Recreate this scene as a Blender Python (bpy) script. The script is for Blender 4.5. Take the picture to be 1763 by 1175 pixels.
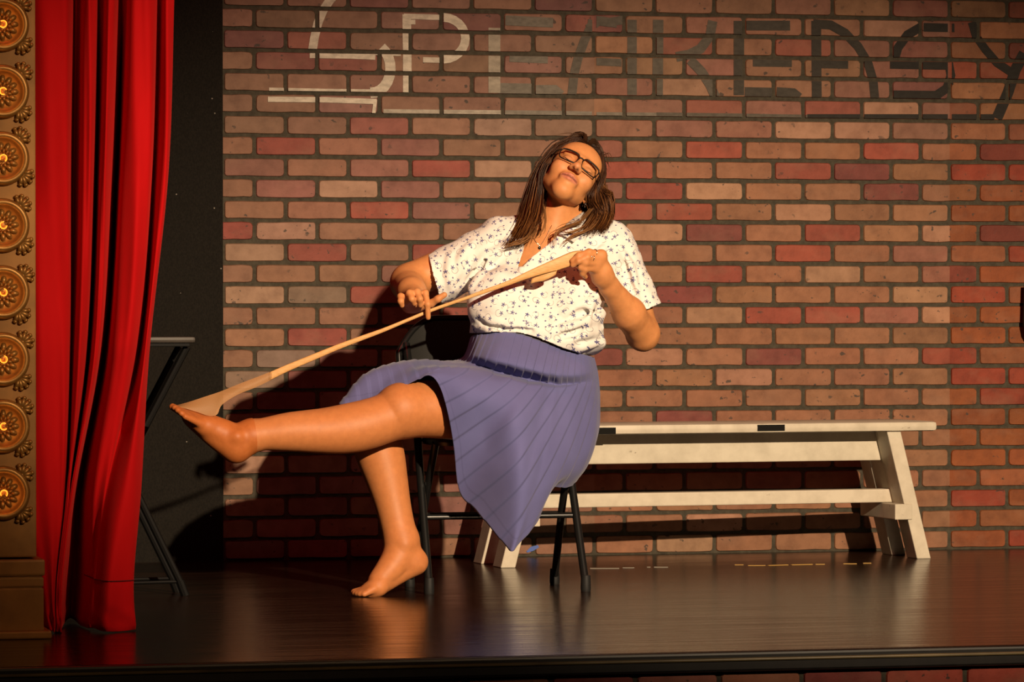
import bpy, bmesh, math, random
import numpy as np
from mathutils import Vector, Matrix

scene = bpy.context.scene
for _o in list(bpy.data.objects):
    bpy.data.objects.remove(_o, do_unlink=True)

# ------------------------------------------------------------------ camera
# X runs along the brick wall (to the right), Y is depth (wall face at Y=0, audience at -Y), Z up from the stage floor
FPX, YAW, PIT, ROLL = 7000.0, 0.2395, 0.0085, -0.001
CAM = Vector((-3.3906, -12.7623, 0.8087))
FW = Vector((math.sin(YAW)*math.cos(PIT), math.cos(YAW)*math.cos(PIT), -math.sin(PIT)))
_r = Vector((math.cos(YAW), -math.sin(YAW), 0)); _u = _r.cross(FW)
RT = math.cos(ROLL)*_r + math.sin(ROLL)*_u
UPV = -math.sin(ROLL)*_r + math.cos(ROLL)*_u
cam_d = bpy.data.cameras.new('camera'); cam = bpy.data.objects.new('camera', cam_d)
scene.collection.objects.link(cam)
cam_d.sensor_width = 36.0; cam_d.lens = FPX*36.0/1763.0; cam_d.clip_end = 100
cam.matrix_world = Matrix(((RT.x, UPV.x, -FW.x, CAM.x), (RT.y, UPV.y, -FW.y, CAM.y), (RT.z, UPV.z, -FW.z, CAM.z), (0, 0, 0, 1)))
scene.camera = cam

# measuring helpers: a point seen in the photograph, put at a chosen depth / height of the real stage
def ray(px, py): return FW + RT*((px-881.5)/FPX) - UPV*((py-587.5)/FPX)
def WY(px, py, y):
    d = ray(px, py); return CAM + d*((y-CAM.y)/d.y)
def WZ(px, py, z=0.0):
    d = ray(px, py); return CAM + d*((z-CAM.z)/d.z)

# ------------------------------------------------------------------ world, lights, exposure
world = bpy.data.worlds.new('dark_theatre'); scene.world = world; world.use_nodes = True
world.node_tree.nodes['Background'].inputs[0].default_value = (0.02, 0.012, 0.010, 1)
world.node_tree.nodes['Background'].inputs[1].default_value = 0.10
vs = scene.view_settings
vs.view_transform = 'Standard'; vs.look = 'None'; vs.gamma = 1.0; vs.use_curve_mapping = False
vs.exposure = 0.0

def spot(name, loc, target, power, color, angle, blend, size):
    l = bpy.data.lights.new(name, 'SPOT'); l.energy = power; l.color = color
    l.spot_size = math.radians(angle); l.spot_blend = blend; l.shadow_soft_size = size
    o = bpy.data.objects.new(name, l); scene.collection.objects.link(o)
    o.location = loc
    o.rotation_euler = (Vector(target)-Vector(loc)).to_track_quat('-Z', 'Y').to_euler()
    return o
# warm front-of-house spot from the balcony rail, a red wash from the grid above, an added warm fill that brightens the gold column
_k = spot('key_spot', (.72, -13.0, 4.25), (.10, -0.9, 0.46), 9800, (1.0, 0.755, 0.50), 17.0, 0.85, 0.07); _k.scale = (1.75, 1.0, 1.0)
spot('red_wash', (-2.2, -3.6, 4.8), (-0.7, -0.6, 0.3), 120, (1.0, 0.05, 0.04), 70, 0.8, 0.12)
spot('red_wash_right', (2.6, -3.0, 4.6), (0.7, -2.5, 0.0), 110, (1.0, 0.06, 0.03), 46, 0.9, 0.12)
spot('added_column_fill', (0.8, -9.5, 3.0), (-2.1, -2.8, 0.65), 230, (1.0, 0.60, 0.30), 24, 0.9, 0.15)

# ------------------------------------------------------------------ helpers
col = scene.collection
RND = random.Random(7)
def finish(me, smooth=False):
    if smooth:
        me.polygons.foreach_set('use_smooth', [True]*len(me.polygons))
    me.update(); return me
def mesh(name, verts, faces, smooth=False):
    me = bpy.data.meshes.new(name); me.from_pydata([tuple(v) for v in verts], [], faces)
    return finish(me, smooth)
def link(name, me, m=None, parent=None, loc=None):
    o = bpy.data.objects.new(name, me); col.objects.link(o)
    if m is not None and me is not None and not me.materials: me.materials.append(m)
    if parent is not None: o.parent = parent
    if loc is not None: o.location = loc
    return o
def empty(name, loc=(0, 0, 0), rz=0.0):
    o = bpy.data.objects.new(name, None); col.objects.link(o)
    o.location = loc; o.rotation_euler = (0, 0, rz); o.empty_display_size = 0.05
    return o
def tag(o, label=None, cat=None, group=None, kind=None):
    if label: o['label'] = label
    if cat: o['category'] = cat
    if group: o['group'] = group
    if kind: o['kind'] = kind
    return o

class MB:
    """collects shapes into one mesh"""
    def __init__(s): s.v = []; s.f = []
    def add(s, vs_, fs_):
        n = len(s.v); s.v += [tuple(p) for p in vs_]; s.f += [tuple(i+n for i in f) for f in fs_]; return s
    def box(s, c, d, M=None, bev=0.0):
        hx, hy, hz = d[0]/2, d[1]/2, d[2]/2
        bev = min(bev, hx*.9, hy*.9, hz*.9)
        pts = []; fs = []
        if bev <= 0:
            pts = [Vector((sx*hx, sy*hy, sz*hz)) for sx in (-1, 1) for sy in (-1, 1) for sz in (-1, 1)]
            fs = [(0, 1, 3, 2), (4, 6, 7, 5), (0, 4, 5, 1), (2, 3, 7, 6), (0, 2, 6, 4), (1, 5, 7, 3)]
        else:
            bm = bmesh.new(); bmesh.ops.create_cube(bm, size=1.0)
            for v in bm.verts: v.co = Vector((v.co.x*d[0], v.co.y*d[1], v.co.z*d[2]))
            bmesh.ops.bevel(bm, geom=bm.edges[:], offset=bev, segments=2, profile=0.6, affect='EDGES')
            bm.verts.index_update()
            pts = [v.co.copy() for v in bm.verts]; fs = [tuple(v.index for v in f.verts) for f in bm.faces]; bm.free()
        c = Vector(c)
        pts = [(M @ p if M else p)+c for p in pts]
        return s.add(pts, fs)
    def beam(s, a, b, w, h, up=(0, 0, 1), bev=0.0):
        """box from a to b; w is sideways, h along up"""
        a = Vector(a); b = Vector(b); z = (b-a); L = z.length; z.normalize()
        x = Vector(up).cross(z); x.normalize(); y = z.cross(x)
        M = Matrix((x, y, z)).transposed()
        return s.box((a+b)/2, (w, h, L), M, bev)
    def tube(s, pts, r, n=8, cap=True, closed=False):
        pts = [Vector(p) for p in pts]; N = len(pts)
        rr = r if isinstance(r, (list, tuple)) else [r]*N
        vs_ = []; prev = None
        for i, p in enumerate(pts):
            if closed: t = pts[(i+1) % N]-pts[i-1]
            else: t = pts[min(i+1, N-1)]-pts[max(i-1, 0)]
            if t.length < 1e-9: t = Vector((0, 0, 1))
            t.normalize()
            if prev is None:
                a = Vector((0, 0, 1)) if abs(t.z) < .9 else Vector((1, 0, 0))
                nrm = t.cross(a).normalized()
            else:
                nrm = prev-t*prev.dot(t)
                nrm.normalize()
            prev = nrm; bn = t.cross(nrm)
            for k in range(n):
                an = 2*math.pi*k/n
                vs_.append(p+(nrm*math.cos(an)+bn*math.sin(an))*rr[i])
        fs = []
        M = N if closed else N-1
        for i in range(M):
            j = (i+1) % N
            for k in range(n):
                k2 = (k+1) % n
                fs.append((i*n+k, i*n+k2, j*n+k2, j*n+k))
        if cap and not closed:
            fs.append(tuple(range(n-1, -1, -1))); fs.append(tuple((N-1)*n+k for k in range(n)))
        return s.add(vs_, fs)
    def lathe(s, prof, n=32, M=None, c=(0, 0, 0)):
        """profile of (radius, height) turned about local Z"""
        c = Vector(c); vs_ = []; fs = []; R = len(prof)
        for (r, h) in prof:
            for k in range(n):
                a = 2*math.pi*k/n; p = Vector((r*math.cos(a), r*math.sin(a), h))
                vs_.append((M @ p if M else p)+c)
        for i in range(R-1):
            for k in range(n):
                k2 = (k+1) % n; fs.append((i*n+k, i*n+k2, (i+1)*n+k2, (i+1)*n+k))
        return s.add(vs_, fs)
    def blob(s, c, rad, M=None, seg=10, rings=7):
        c = Vector(c); vs_ = []; fs = []
        for i in range(rings+1):
            th = math.pi*i/rings
            for k in range(seg):
                a = 2*math.pi*k/seg
                p = Vector((rad[0]*math.sin(th)*math.cos(a), rad[1]*math.sin(th)*math.sin(a), rad[2]*math.cos(th)))
                vs_.append((M @ p if M else p)+c)
        for i in range(rings):
            for k in range(seg):
                k2 = (k+1) % seg; fs.append((i*seg+k, (i+1)*seg+k, (i+1)*seg+k2, i*seg+k2))
        return s.add(vs_, fs)
    def mesh(s, name, smooth=False):
        return mesh(name, s.v, s.f, smooth)
    def build(s, name, m, parent=None, smooth=False):
        return link(name, s.mesh(name, smooth), m, parent)

def autosmooth(o, ang=35):
    me = o.data
    me.polygons.foreach_set('use_smooth', [True]*len(me.polygons))
    bm = bmesh.new(); bm.from_mesh(me)
    for e in bm.edges:
        e.smooth = not (len(e.link_faces) == 2 and e.calc_face_angle(0) > math.radians(ang))
    bm.to_mesh(me); bm.free(); return o

def spline(keys, x):
    """piecewise cubic (Catmull-Rom on uneven keys), keys = [(x, y)...]"""
    n = len(keys)
    if x <= keys[0][0]: return keys[0][1]
    if x >= keys[-1][0]: return keys[-1][1]
    for i in range(n-1):
        if keys[i][0] <= x <= keys[i+1][0]: break
    x0, y0 = keys[i]; x1, y1 = keys[i+1]
    d = (y1-y0)/(x1-x0)
    m0 = d if i == 0 else (y1-keys[i-1][1])/(x1-keys[i-1][0])
    m1 = d if i == n-2 else (keys[i+2][1]-y0)/(keys[i+2][0]-x0)
    t = (x-x0)/(x1-x0); h = x1-x0
    return (2*t**3-3*t*t+1)*y0+(t**3-2*t*t+t)*h*m0+(-2*t**3+3*t*t)*y1+(t**3-t*t)*h*m1
def cr_points(P, n):
    """n points on a Catmull-Rom curve through the points P"""
    P = [Vector(p) for p in P]; out = []
    acc = [0.0]
    for i in range(1, len(P)): acc.append(acc[-1]+max((P[i]-P[i-1]).length, 1e-6))
    kx = [list(zip(acc, [p[k] for p in P])) for k in range(3)]
    for i in range(n):
        t = acc[-1]*i/(n-1)
        out.append(Vector([spline(kx[k], t) for k in range(3)]))
    return out

# ------------------------------------------------------------------ materials
def newmat(name):
    m = bpy.data.materials.new(name); m.use_nodes = True
    nt = m.node_tree; b = nt.nodes['Principled BSDF']
    return m, nt, b
def N(nt, kind, **kw):
    n = nt.nodes.new(kind)
    for k, v in kw.items():
        if k in n.inputs: n.inputs[k].default_value = v
        else: setattr(n, k, v)
    return n
def setc(b, c, rough=.5, spec=.5, metal=0.0):
    b.inputs['Base Color'].default_value = (*c, 1); b.inputs['Roughness'].default_value = rough
    b.inputs['Specular IOR Level'].default_value = spec; b.inputs['Metallic'].default_value = metal
def ramp(nt, fac, stops):
    r = nt.nodes.new('ShaderNodeValToRGB')
    while len(r.color_ramp.elements) < len(stops): r.color_ramp.elements.new(0.5)
    for e, (p, c) in zip(r.color_ramp.elements, stops):
        e.position = p; e.color = (*c, 1) if len(c) == 3 else c
    nt.links.new(fac, r.inputs['Fac']); return r
def mixc(nt, fac, a, b_, mode='MIX'):
    n = nt.nodes.new('ShaderNodeMix'); n.data_type = 'RGBA'; n.blend_type = mode
    for s, v in (('A', a), ('B', b_)):
        i = [q for q in n.inputs if q.name == s and q.type == 'RGBA'][0]
        if hasattr(v, 'is_output'): nt.links.new(v, i)
        else: i.default_value = (*v, 1)
    if hasattr(fac, 'is_output'): nt.links.new(fac, n.inputs[0])
    else: n.inputs[0].default_value = fac
    return [q for q in n.outputs if q.type == 'RGBA'][0]
def math_(nt, op, a, b_=None, c=None):
    n = nt.nodes.new('ShaderNodeMath'); n.operation = op
    for i, v in enumerate((a, b_, c)):
        if v is None: continue
        if hasattr(v, 'is_output'): nt.links.new(v, n.inputs[i])
        else: n.inputs[i].default_value = v
    return n.outputs[0]
def bump(nt, b, h, strength=.3, dist=.005):
    n = nt.nodes.new('ShaderNodeBump'); n.inputs['Strength'].default_value = strength; n.inputs['Distance'].default_value = dist
    nt.links.new(h, n.inputs['Height']); nt.links.new(n.outputs[0], b.inputs['Normal'])
def noise(nt, scale, detail=3, rough=.55, vec=None, dim='3D', lac=2.0):
    n = nt.nodes.new('ShaderNodeTexNoise'); n.inputs['Scale'].default_value = scale
    n.inputs['Detail'].default_value = detail; n.inputs['Roughness'].default_value = rough
    if vec is not None: nt.links.new(vec, n.inputs['Vector'])
    return n.outputs[0]
def coords(nt, kind='Object', scale=None):
    t = nt.nodes.new('ShaderNodeTexCoord').outputs[kind]
    if scale is None: return t
    mp = nt.nodes.new('ShaderNodeMapping'); mp.inputs['Scale'].default_value = scale
    nt.links.new(t, mp.inputs['Vector']); return mp.outputs[0]
def geo_pos(nt, scale=None):
    t = nt.nodes.new('ShaderNodeNewGeometry').outputs['Position']
    if scale is None: return t
    mp = nt.nodes.new('ShaderNodeMapping'); mp.inputs['Scale'].default_value = scale
    nt.links.new(t, mp.inputs['Vector']); return mp.outputs[0]
def plain(name, c, rough=.5, spec=.5, metal=0.0, var=0.0, vscale=20, bmp=0.0, bscale=60):
    m, nt, b = newmat(name); setc(b, c, rough, spec, metal)
    if var > 0:
        f = noise(nt, vscale, 4, .6, geo_pos(nt))
        r = ramp(nt, f, [(.3, [x*(1-var) for x in c]), (.7, [min(1, x*(1+var)) for x in c])])
        nt.links.new(r.outputs[0], b.inputs['Base Color'])
    if bmp > 0: bump(nt, b, noise(nt, bscale, 4, .6, geo_pos(nt)), bmp, .003)
    return m

def brick_mat(name, sat=1.0):
    """painted brick: own colour from the object, mottling, dark pits and smears"""
    m, nt, b = newmat(name); setc(b, (.3, .2, .1), .62, .25)
    oc = nt.nodes.new('ShaderNodeObjectInfo').outputs['Color']
    pos = geo_pos(nt)
    f1 = noise(nt, 16, 5, .62, pos)
    r1 = ramp(nt, f1, [(.30, (.72, .68, .66)), (.52, (1, 1, 1)), (.74, (1.2, 1.22, 1.25))])
    c = mixc(nt, 1.0, oc, r1.outputs[0], 'MULTIPLY')
    f2 = noise(nt, 7, 3, .6, geo_pos(nt, (1, 1, 1.6)))
    r2 = ramp(nt, f2, [(.50, (0, 0, 0)), (.72, (1, 1, 1))])
    c = mixc(nt, math_(nt, 'MULTIPLY', r2.outputs[0], .28), c, (.24, .135, .085))
    f3 = noise(nt, 48, 2, .5, geo_pos(nt, (1, 1, 1.2)))
    r3 = ramp(nt, f3, [(.655, (0, 0, 0)), (.70, (1, 1, 1))])
    f5 = ramp(nt, noise(nt, 4.5, 2, .5, pos), [(.45, (0, 0, 0)), (.55, (1, 1, 1))])
    c = mixc(nt, math_(nt, 'MULTIPLY', math_(nt, 'MULTIPLY', r3.outputs[0], f5.outputs[0]), .85), c, (.035, .028, .022))
    nt.links.new(c, b.inputs['Base Color'])
    bump(nt, b, noise(nt, 90, 4, .65, pos), .35, .002)
    return m
M_BRICK = brick_mat('painted_brick')
M_MORTAR = plain('dark_mortar', (.050, .043, .030), .8, .2, var=.35, vscale=45, bmp=.5, bscale=150)
M_WHITE_PAINT = plain('chalky_white_paint', (.42, .38, .31), .7, .2, var=.35, vscale=60)
M_BLACK_FLAT, nt, b = newmat('black_painted_flat'); setc(b, (.010, .0085, .0065), .8, .12)
vo = N(nt, 'ShaderNodeTexVoronoi', Scale=26.0); nt.links.new(geo_pos(nt), vo.inputs['Vector'])
wn = nt.nodes.new('ShaderNodeTexWhiteNoise'); nt.links.new(vo.outputs['Position'], wn.inputs['Vector'])
sp = math_(nt, 'MULTIPLY', math_(nt, 'LESS_THAN', vo.outputs['Distance'], .062), math_(nt, 'GREATER_THAN', wn.outputs['Value'], .70))
wv = noise(nt, 300, 2, .5, geo_pos(nt, (1, 1, .5)))
base = ramp(nt, wv, [(.35, (.006, .005, .0036)), (.65, (.011, .009, .0065))])
nt.links.new(mixc(nt, sp, base.outputs[0], (.20, .18, .15)), b.inputs['Base Color'])

# stage floor: worn black paint on boards running along the wall
M_FLOOR, nt, b = newmat('worn_black_stage_floor'); setc(b, (.02, .014, .010), .3, .34); b.inputs['Specular Tint'].default_value = (1, .70, .52, 1)
st = noise(nt, 5.0, 5, .65, geo_pos(nt, (.35, 6.0, 1)))
st2 = noise(nt, 2.1, 4, .6, geo_pos(nt))
cr_ = ramp(nt, st, [(.32, (.006, .0028, .0018)), (.55, (.015, .0065, .0038)), (.75, (.036, .015, .008))])
nt.links.new(mixc(nt, math_(nt, 'MULTIPLY', st2, .6), cr_.outputs[0], (.020, .010, .006)), b.inputs['Base Color'])
rr = ramp(nt, st, [(.3, (.13, .13, .13)), (.7, (.27, .27, .27))]); nt.links.new(rr.outputs[0], b.inputs['Roughness'])
bump(nt, b, noise(nt, 11, 5, .6, geo_pos(nt, (.5, 5.0, 1))), .16, .004)

M_BLACK_METAL = plain('black_enamelled_metal', (.008, .008, .008), .28, .5)
M_RUBBER = plain('black_rubber', (.010, .010, .010), .6, .3)
M_BLACK_EDGE = plain('black_painted_edge', (.010, .008, .007), .42, .5, var=.3, vscale=30)
M_TAPE = plain('black_tape', (.006, .006, .005), .8, .15)
# ------------------------------------------------------------------ the stage: floor, walls
BW, BH = .2032, .0677
NROW = 29                                   # rows of brick above the floor
fl = MB(); fl.box((0.0, -1.81, -.02), (9.0, 3.64, .04)); o = fl.build('floor', M_FLOOR); tag(o, 'dark worn glossy stage floor', None, kind='structure')

PAL = {'t': (.232, .108, .059), 'l': (.315, .172, .107), 'r': (.245, .055, .035), 'd': (.155, .040, .034),
       'p': (.220, .088, .062), 'o': (.220, .082, .032), 'g': (.185, .115, .077)}
ROWS1 = ['ttdttd', 'tttpdtr', 'drtttt', 'trrttpt', 'ttpttt', 'ttptttt', 'ttrtlt', 'trtpttp', 'ptprlt', 'tplpttp', 'ttrptt', 'rlttttt', 'lrtrtt', 'tttpttt',
         'lgrttt', 'tttprtt', 'trtptt', 'tgpttpt', 'gdpttt', 'tdpptpt', 'tpptpt', 'lpdtptt', 'ltptpt', 'tpptptt', 'tptptt', 'tpttptt', 'gptttt']
ROWS2 = ['tttptd', 'dtpttlp', 'trtrpd', 'ttpttpr', 'plttpd', 'tprprlp', 'pppllp', 'ptrttrt', 'rttrdt', 'prlttdt', 'rrtltt', 'tldtrtl', 'pttrtp', 'ttrtltp',
         'tdtttl', 'ttlrrpl', 'tttttt', 'dltdttr', 'ttlttt', 'ttttttt', 'tdtttt', 'ttttttt', 'ttpttt', 'tttpttt', 'tttttt', 'ttltttt', 'tltttt']
ROWS3 = ['gdt', 'dlt', 'tdt', 'rrt', 'ltt', 'plt', 'lpt', 'tdo', 'rro', 'too', 'ooo', 'odo', 'tro', 'doo', 'rto', 'ooo', 'ooo', 'rto', 'rro', 'oro', 'ooo',
         'ooo', 'ooo', 'oto', 'roo', 'oto', 'oro']
GAP = .0115
def brick_mesh(name, L, H, seed, flatl=False, flatr=False):
    """one brick face: wobbly rounded outline, chamfered rim; origin at its centre on the wall, standing 6 mm proud (towards -Y)"""
    rnd = random.Random(seed); hx, hz = L/2, H/2; c = .0085
    cl = .0006 if flatl else c*rnd.uniform(.7, 1.4); cr2 = .0006 if flatr else c*rnd.uniform(.7, 1.4)
    j = lambda s=.0015: rnd.uniform(-s, s)
    jl = lambda: 0 if flatl else j(.001)
    jr = lambda: 0 if flatr else j(.001)
    out = [(-hx+cl, -hz+j(.0008)), (-hx*.3, -hz+j()), (hx*.4, -hz+j()), (hx-cr2, -hz+j(.0008)), (hx-cr2*.29, -hz+cr2*.29),
           (hx+jr(), -hz+cr2), (hx+jr(), hz-cr2), (hx-cr2*.29, hz-cr2*.29),
           (hx-cr2, hz+j(.0008)), (hx*.25, hz+j()), (-hx*.45, hz+j()), (-hx+cl, hz+j(.0008)), (-hx+cl*.29, hz-cl*.29),
           (-hx+jl(), hz-cl), (-hx+jl(), -hz+cl), (-hx+cl*.29, -hz+cl*.29)]
    n = len(out); v = [(x, 0, z) for x, z in out]; k = .0022
    for x, z in out:
        sx = 1-k/hx; sz = 1-k/hz
        xx = x*sx
        if flatl and x < -hx*.9: xx = x
        if flatr and x > hx*.9: xx = x
        v.append((xx, -.006, z*sz))
    f = [(i, (i+1) % n, n+(i+1) % n, n+i) for i in range(n)]+[tuple(range(n, 2*n))]
    return mesh(name, v, f)
FULL = [brick_mesh('brick_face', BW-GAP, BH-GAP, 11+i) for i in range(8)]
HALF_L = [brick_mesh('half_brick_face', BW/2-GAP/2, BH-GAP, 51+i, True, False) for i in range(4)]
HALF_R = [brick_mesh('half_brick_face', BW/2-GAP/2, BH-GAP, 81+i, False, True) for i in range(4)]
SEAM_L = [brick_mesh('seam_brick_face', BW-GAP*.75, BH-GAP, 31+i) for i in range(2)]
for me_ in FULL+HALF_L+HALF_R+SEAM_L: me_.materials.append(M_BRICK)

def brick_panel(u0, nb, rows, seed, tint=(1, 1, 1), name='wall_back'):
    """one sheet of brick panelling nb bricks wide from brick position u0 (in bricks), its backing the mortar"""
    rnd = random.Random(seed)
    b_ = MB(); b_.box(((u0+nb/2)*BW, .012, NROW*BH/2), (nb*BW, .022, NROW*BH))
    w = b_.build(name, M_MORTAR); tag(w, kind='structure')
    for rk in range(-2, 27):
        z = (26-rk)*BH+BH/2                      # row rk lies above mortar line rk (line 26 = floor)
        s = rows[rk] if rk >= 0 else rows[rk % 2+12]
        items = []
        if rk % 2 == 0:
            for j in range(nb): items.append((u0+j+.5, FULL, s[j % len(s)]))
        else:
            items.append((u0+.25, HALF_L, s[0]))
            for j in range(nb-1): items.append((u0+j+1, FULL, s[(j+1) % len(s)]))
            items.append((u0+nb-.25, HALF_R, s[nb % len(s)]))
        for u, kind, ch in items:
            me_ = rnd.choice(kind)
            off = 0 if kind is FULL else (-GAP/4 if kind is HALF_L else GAP/4)
            o = link('brick', me_, None, w, (u*BW+off, .0012, z+rnd.uniform(-.0008, .0008)))
            c = PAL[ch]; q = rnd.uniform(.88, 1.12)
            if rk < 7: c = [c[k]*.78+(.165, .115, .085)[k]*.28 for k in range(3)]      # chalky haze round the lettering
            o.color = (*[min(1, c[k]*q*rnd.uniform(.95, 1.05)*tint[k]) for k in range(3)], 1)
    return w
wb1 = brick_panel(-6, 6, ROWS1, 1, (.86, .90, .98))
wb1['label'] = 'painted brick wall panel beside the black flat'
wb2 = brick_panel(0, 6, ROWS2, 2, (.93, .89, .84), name='wall_back')
wb2['label'] = 'painted brick wall panel behind the white bench'
wb3 = brick_panel(6, 3, ROWS3, 3, (.82, .60, .42), name='wall_back')
wb3['label'] = 'darker redder brick wall panel past the seam'

# black painted flat left of the brick
f_ = MB(); f_.box((-6*BW-1.1, .010, NROW*BH/2), (2.2, .024, NROW*BH)); o = f_.build('wall_left', M_BLACK_FLAT); tag(o, 'black painted flat with pale specks', kind='structure')

# ---- SPEAKEASY, painted on the brick faces (strokes cut to the bricks they lie on)
def brick_rects():
    R = []
    for rk in range(-2, 8):
        z = (26-rk)*BH+BH/2
        for u0, nb in ((-6, 6), (0, 6), (6, 3)):
            if rk % 2 == 0: L = [(u0+j+.5, 1) for j in range(nb)]
            else: L = [(u0+.25, .5)]+[(u0+j+1, 1) for j in range(nb-1)]+[(u0+nb-.25, .5)]
            for u, w in L: R.append((u*BW-w*BW/2+GAP*.62, u*BW+w*BW/2-GAP*.62, z-BH/2+GAP*.62, z+BH/2-GAP*.62))
    return R
RECTS = brick_rects()
def clip_poly(poly, rect):
    def cut(P, inside, inter):
        out = []
        for i in range(len(P)):
            a, b_ = P[i-1], P[i]
            if inside(b_):
                if not inside(a): out.append(inter(a, b_))
                out.append(b_)
            elif inside(a): out.append(inter(a, b_))
        return out
    x0, x1, z0, z1 = rect
    for ax, val, sg in ((0, x0, 1), (0, x1, -1), (1, z0, 1), (1, z1, -1)):
        if not poly: return poly
        def ins(p): return (p[ax]-val)*sg >= 0
        def itr(a, b_):
            t = (val-a[ax])/(b_[ax]-a[ax]); return (a[0]+(b_[0]-a[0])*t, a[1]+(b_[1]-a[1])*t)
        poly = cut(poly, ins, itr)
    return poly
def letter(strokes, c, parent, clip=True, gloss=.7):
    """strokes: (list of photo points on the wall, width in px)"""
    mb = MB(); Y0 = -.0062
    polys = []
    for pts, w in strokes:
        W_ = [WY(px, py, -.005) for px, py in pts]; W_ = [Vector((p.x, p.z)) for p in W_]
        hw = w/2/533.0
        for i in range(len(W_)-1):
            a, b_ = W_[i], W_[i+1]; d = (b_-a).normalized(); n = Vector((-d.y, d.x))
            def mit(k):
                if k == 0 or k == len(W_)-1: return n*hw
                d0 = (W_[k]-W_[k-1]).normalized(); d1 = (W_[k+1]-W_[k]).normalized(); t = (d0+d1)
                t = t.normalized() if t.length > 1e-6 else d1
                m_ = Vector((-t.y, t.x)); return m_*(hw/max(.35, m_.dot(n)))
            na, nb_ = mit(i), mit(i+1)
            polys.append([tuple(a-na), tuple(b_-nb_), tuple(b_+nb_), tuple(a+na)])
    for poly in polys:
        area = sum(poly[i-1][0]*poly[i][1]-poly[i][0]*poly[i-1][1] for i in range(4))
        if area < 0: poly = poly[::-1]
        for rc in (RECTS if clip else [(-9, 9, -9, 9)]):
            q = clip_poly(poly, rc)
            if len(q) >= 3:
                mb.add([(x, Y0-.0004-.00004*(len(mb.f) % 40), z) for x, z in q], [tuple(range(len(q)))])
                if not clip: pass
    key = tuple(round(x, 3) for x in c)
    if key not in LETTER_M:
        m, nt, b = newmat('letter_paint'); setc(b, c, gloss, .25)
        f = noise(nt, 40, 4, .65, geo_pos(nt, (1, 1, 2)))
        r = ramp(nt, f, [(.35, [x*.72 for x in c]), (.6, c), (.8, [min(1, x*1.15) for x in c])])
        nt.links.new(r.outputs[0], b.inputs['Base Color']); LETTER_M[key] = m
    o = link('painted_letter', mb.mesh('painted_letter'), LETTER_M[key], parent)
    return o
LETTER_M = {}
def arc(cx, cy, rx, ry, a0, a1, n=10):
    return [(cx+rx*math.cos(math.radians(a0+(a1-a0)*i/n)), cy+ry*math.sin(math.radians(a0+(a1-a0)*i/n))) for i in range(n+1)]
WHT = (.54, .49, .40); GRY = (.21, .19, .155); DG = (.095, .083, .066); BLK = (.020, .017, .014)
letter([([(583, -16), (568, 0), (556, 18), (547, 40), (541, 66), (537, 92)], 15), ([(533, 89), (610, 90), (690, 93)], 7), ([(533, 96), (600, 97), (646, 99)], 8),
        (arc(640, 118, 32, 42, -60, 95), 18), ([(463, 155), (560, 157), (640, 158)], 8), ([(461, 171), (560, 172), (648, 175)], 9), ([(646, 172), (643, 196)], 6)], WHT, wb1)
letter([([(700, 25), (701, 95), (701, 161)], 15), ([(695, 28), (756, 30)], 9), ([(700, 38), (715, 38)], 8), (arc(763, 66, 38, 36, -90, 90, 12), 15), ([(727, 90), (765, 91)], 6), ([(728, 103), (768, 104)], 9)], WHT, wb1)
letter([([(851, 48), (851, 160)], 21)], (.30, .265, .21), wb1)
letter([([(870, 35), (952, 39)], 17), ([(877, 100), (943, 103)], 13), ([(858, 152), (915, 153)], 18), ([(922, 155), (955, 155), (966, 164)], 17)], (.15, .135, .11), wb1)
letter([([(660, 193), (760, 194), (870, 195)], 10)], (.36, .32, .26), wb1)
letter([([(870, 195), (962, 196), (1019, 197)], 10)], (.19, .17, .14), wb1)
letter([([(1020, 34), (1019, 42), (1006, 70), (995, 100), (988, 130), (984, 166)], 16), ([(1062, 40), (1030, 36), (1012, 50)], 16)], DG, wb1)
letter([([(1022, 34), (1050, 38), (1075, 34)], 15), ([(1088, 34), (1088, 166)], 17), ([(1024, 106), (1070, 108)], 13)], DG, wb2)
letter([([(1133, 34), (1132, 166)], 19), ([(1227, 36), (1222, 62), (1206, 84), (1186, 94), (1164, 98)], 17), ([(1188, 103), (1208, 124), (1222, 146), (1232, 168)], 17)], DG, wb2)
letter([([(1272, 36), (1272, 164)], 19), ([(1284, 44), (1360, 44)], 17), ([(1296, 107), (1363, 108)], 15), ([(1282, 158), (1330, 159)], 16), ([(1337, 158), (1366, 160), (1376, 168)], 16)], (.050, .043, .034), wb2)
letter([([(1405, 36), (1406, 168)], 18), ([(1400, 41), (1430, 43), (1455, 57), (1477, 80), (1494, 108), (1503, 138), (1506, 170)], 16), ([(1414, 109), (1460, 110)], 17)], (.034, .029, .023), wb2)
letter([([(1590, 47), (1634, 48)], 15), ([(1586, 46), (1562, 60), (1546, 82), (1540, 103)], 16), ([(1532, 110), (1634, 112)], 17), ([(1633, 108), (1637, 130), (1630, 152), (1612, 164)], 16), ([(1531, 163), (1620, 164)], 15)], BLK, wb2)
letter([([(1634, 48), (1643, 48)], 15), ([(1636, 108), (1637, 146)], 9)], BLK, wb3)
letter([([(1673, 38), (1680, 62), (1697, 86), (1716, 108), (1740, 124)], 15), ([(1763, 92), (1748, 120), (1735, 160), (1716, 204)], 20)], BLK, wb3)
letter([([(1022, 198), (1130, 199)], 10)], (.17, .15, .12), wb2)
letter([([(1130, 199), (1280, 201), (1390, 203)], 11)], (.095, .083, .066), wb2)
letter([([(1390, 203), (1500, 203), (1634, 203)], 13)], BLK, wb2)
letter([([(1634, 203), (1712, 203)], 13)], BLK, wb3)

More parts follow.
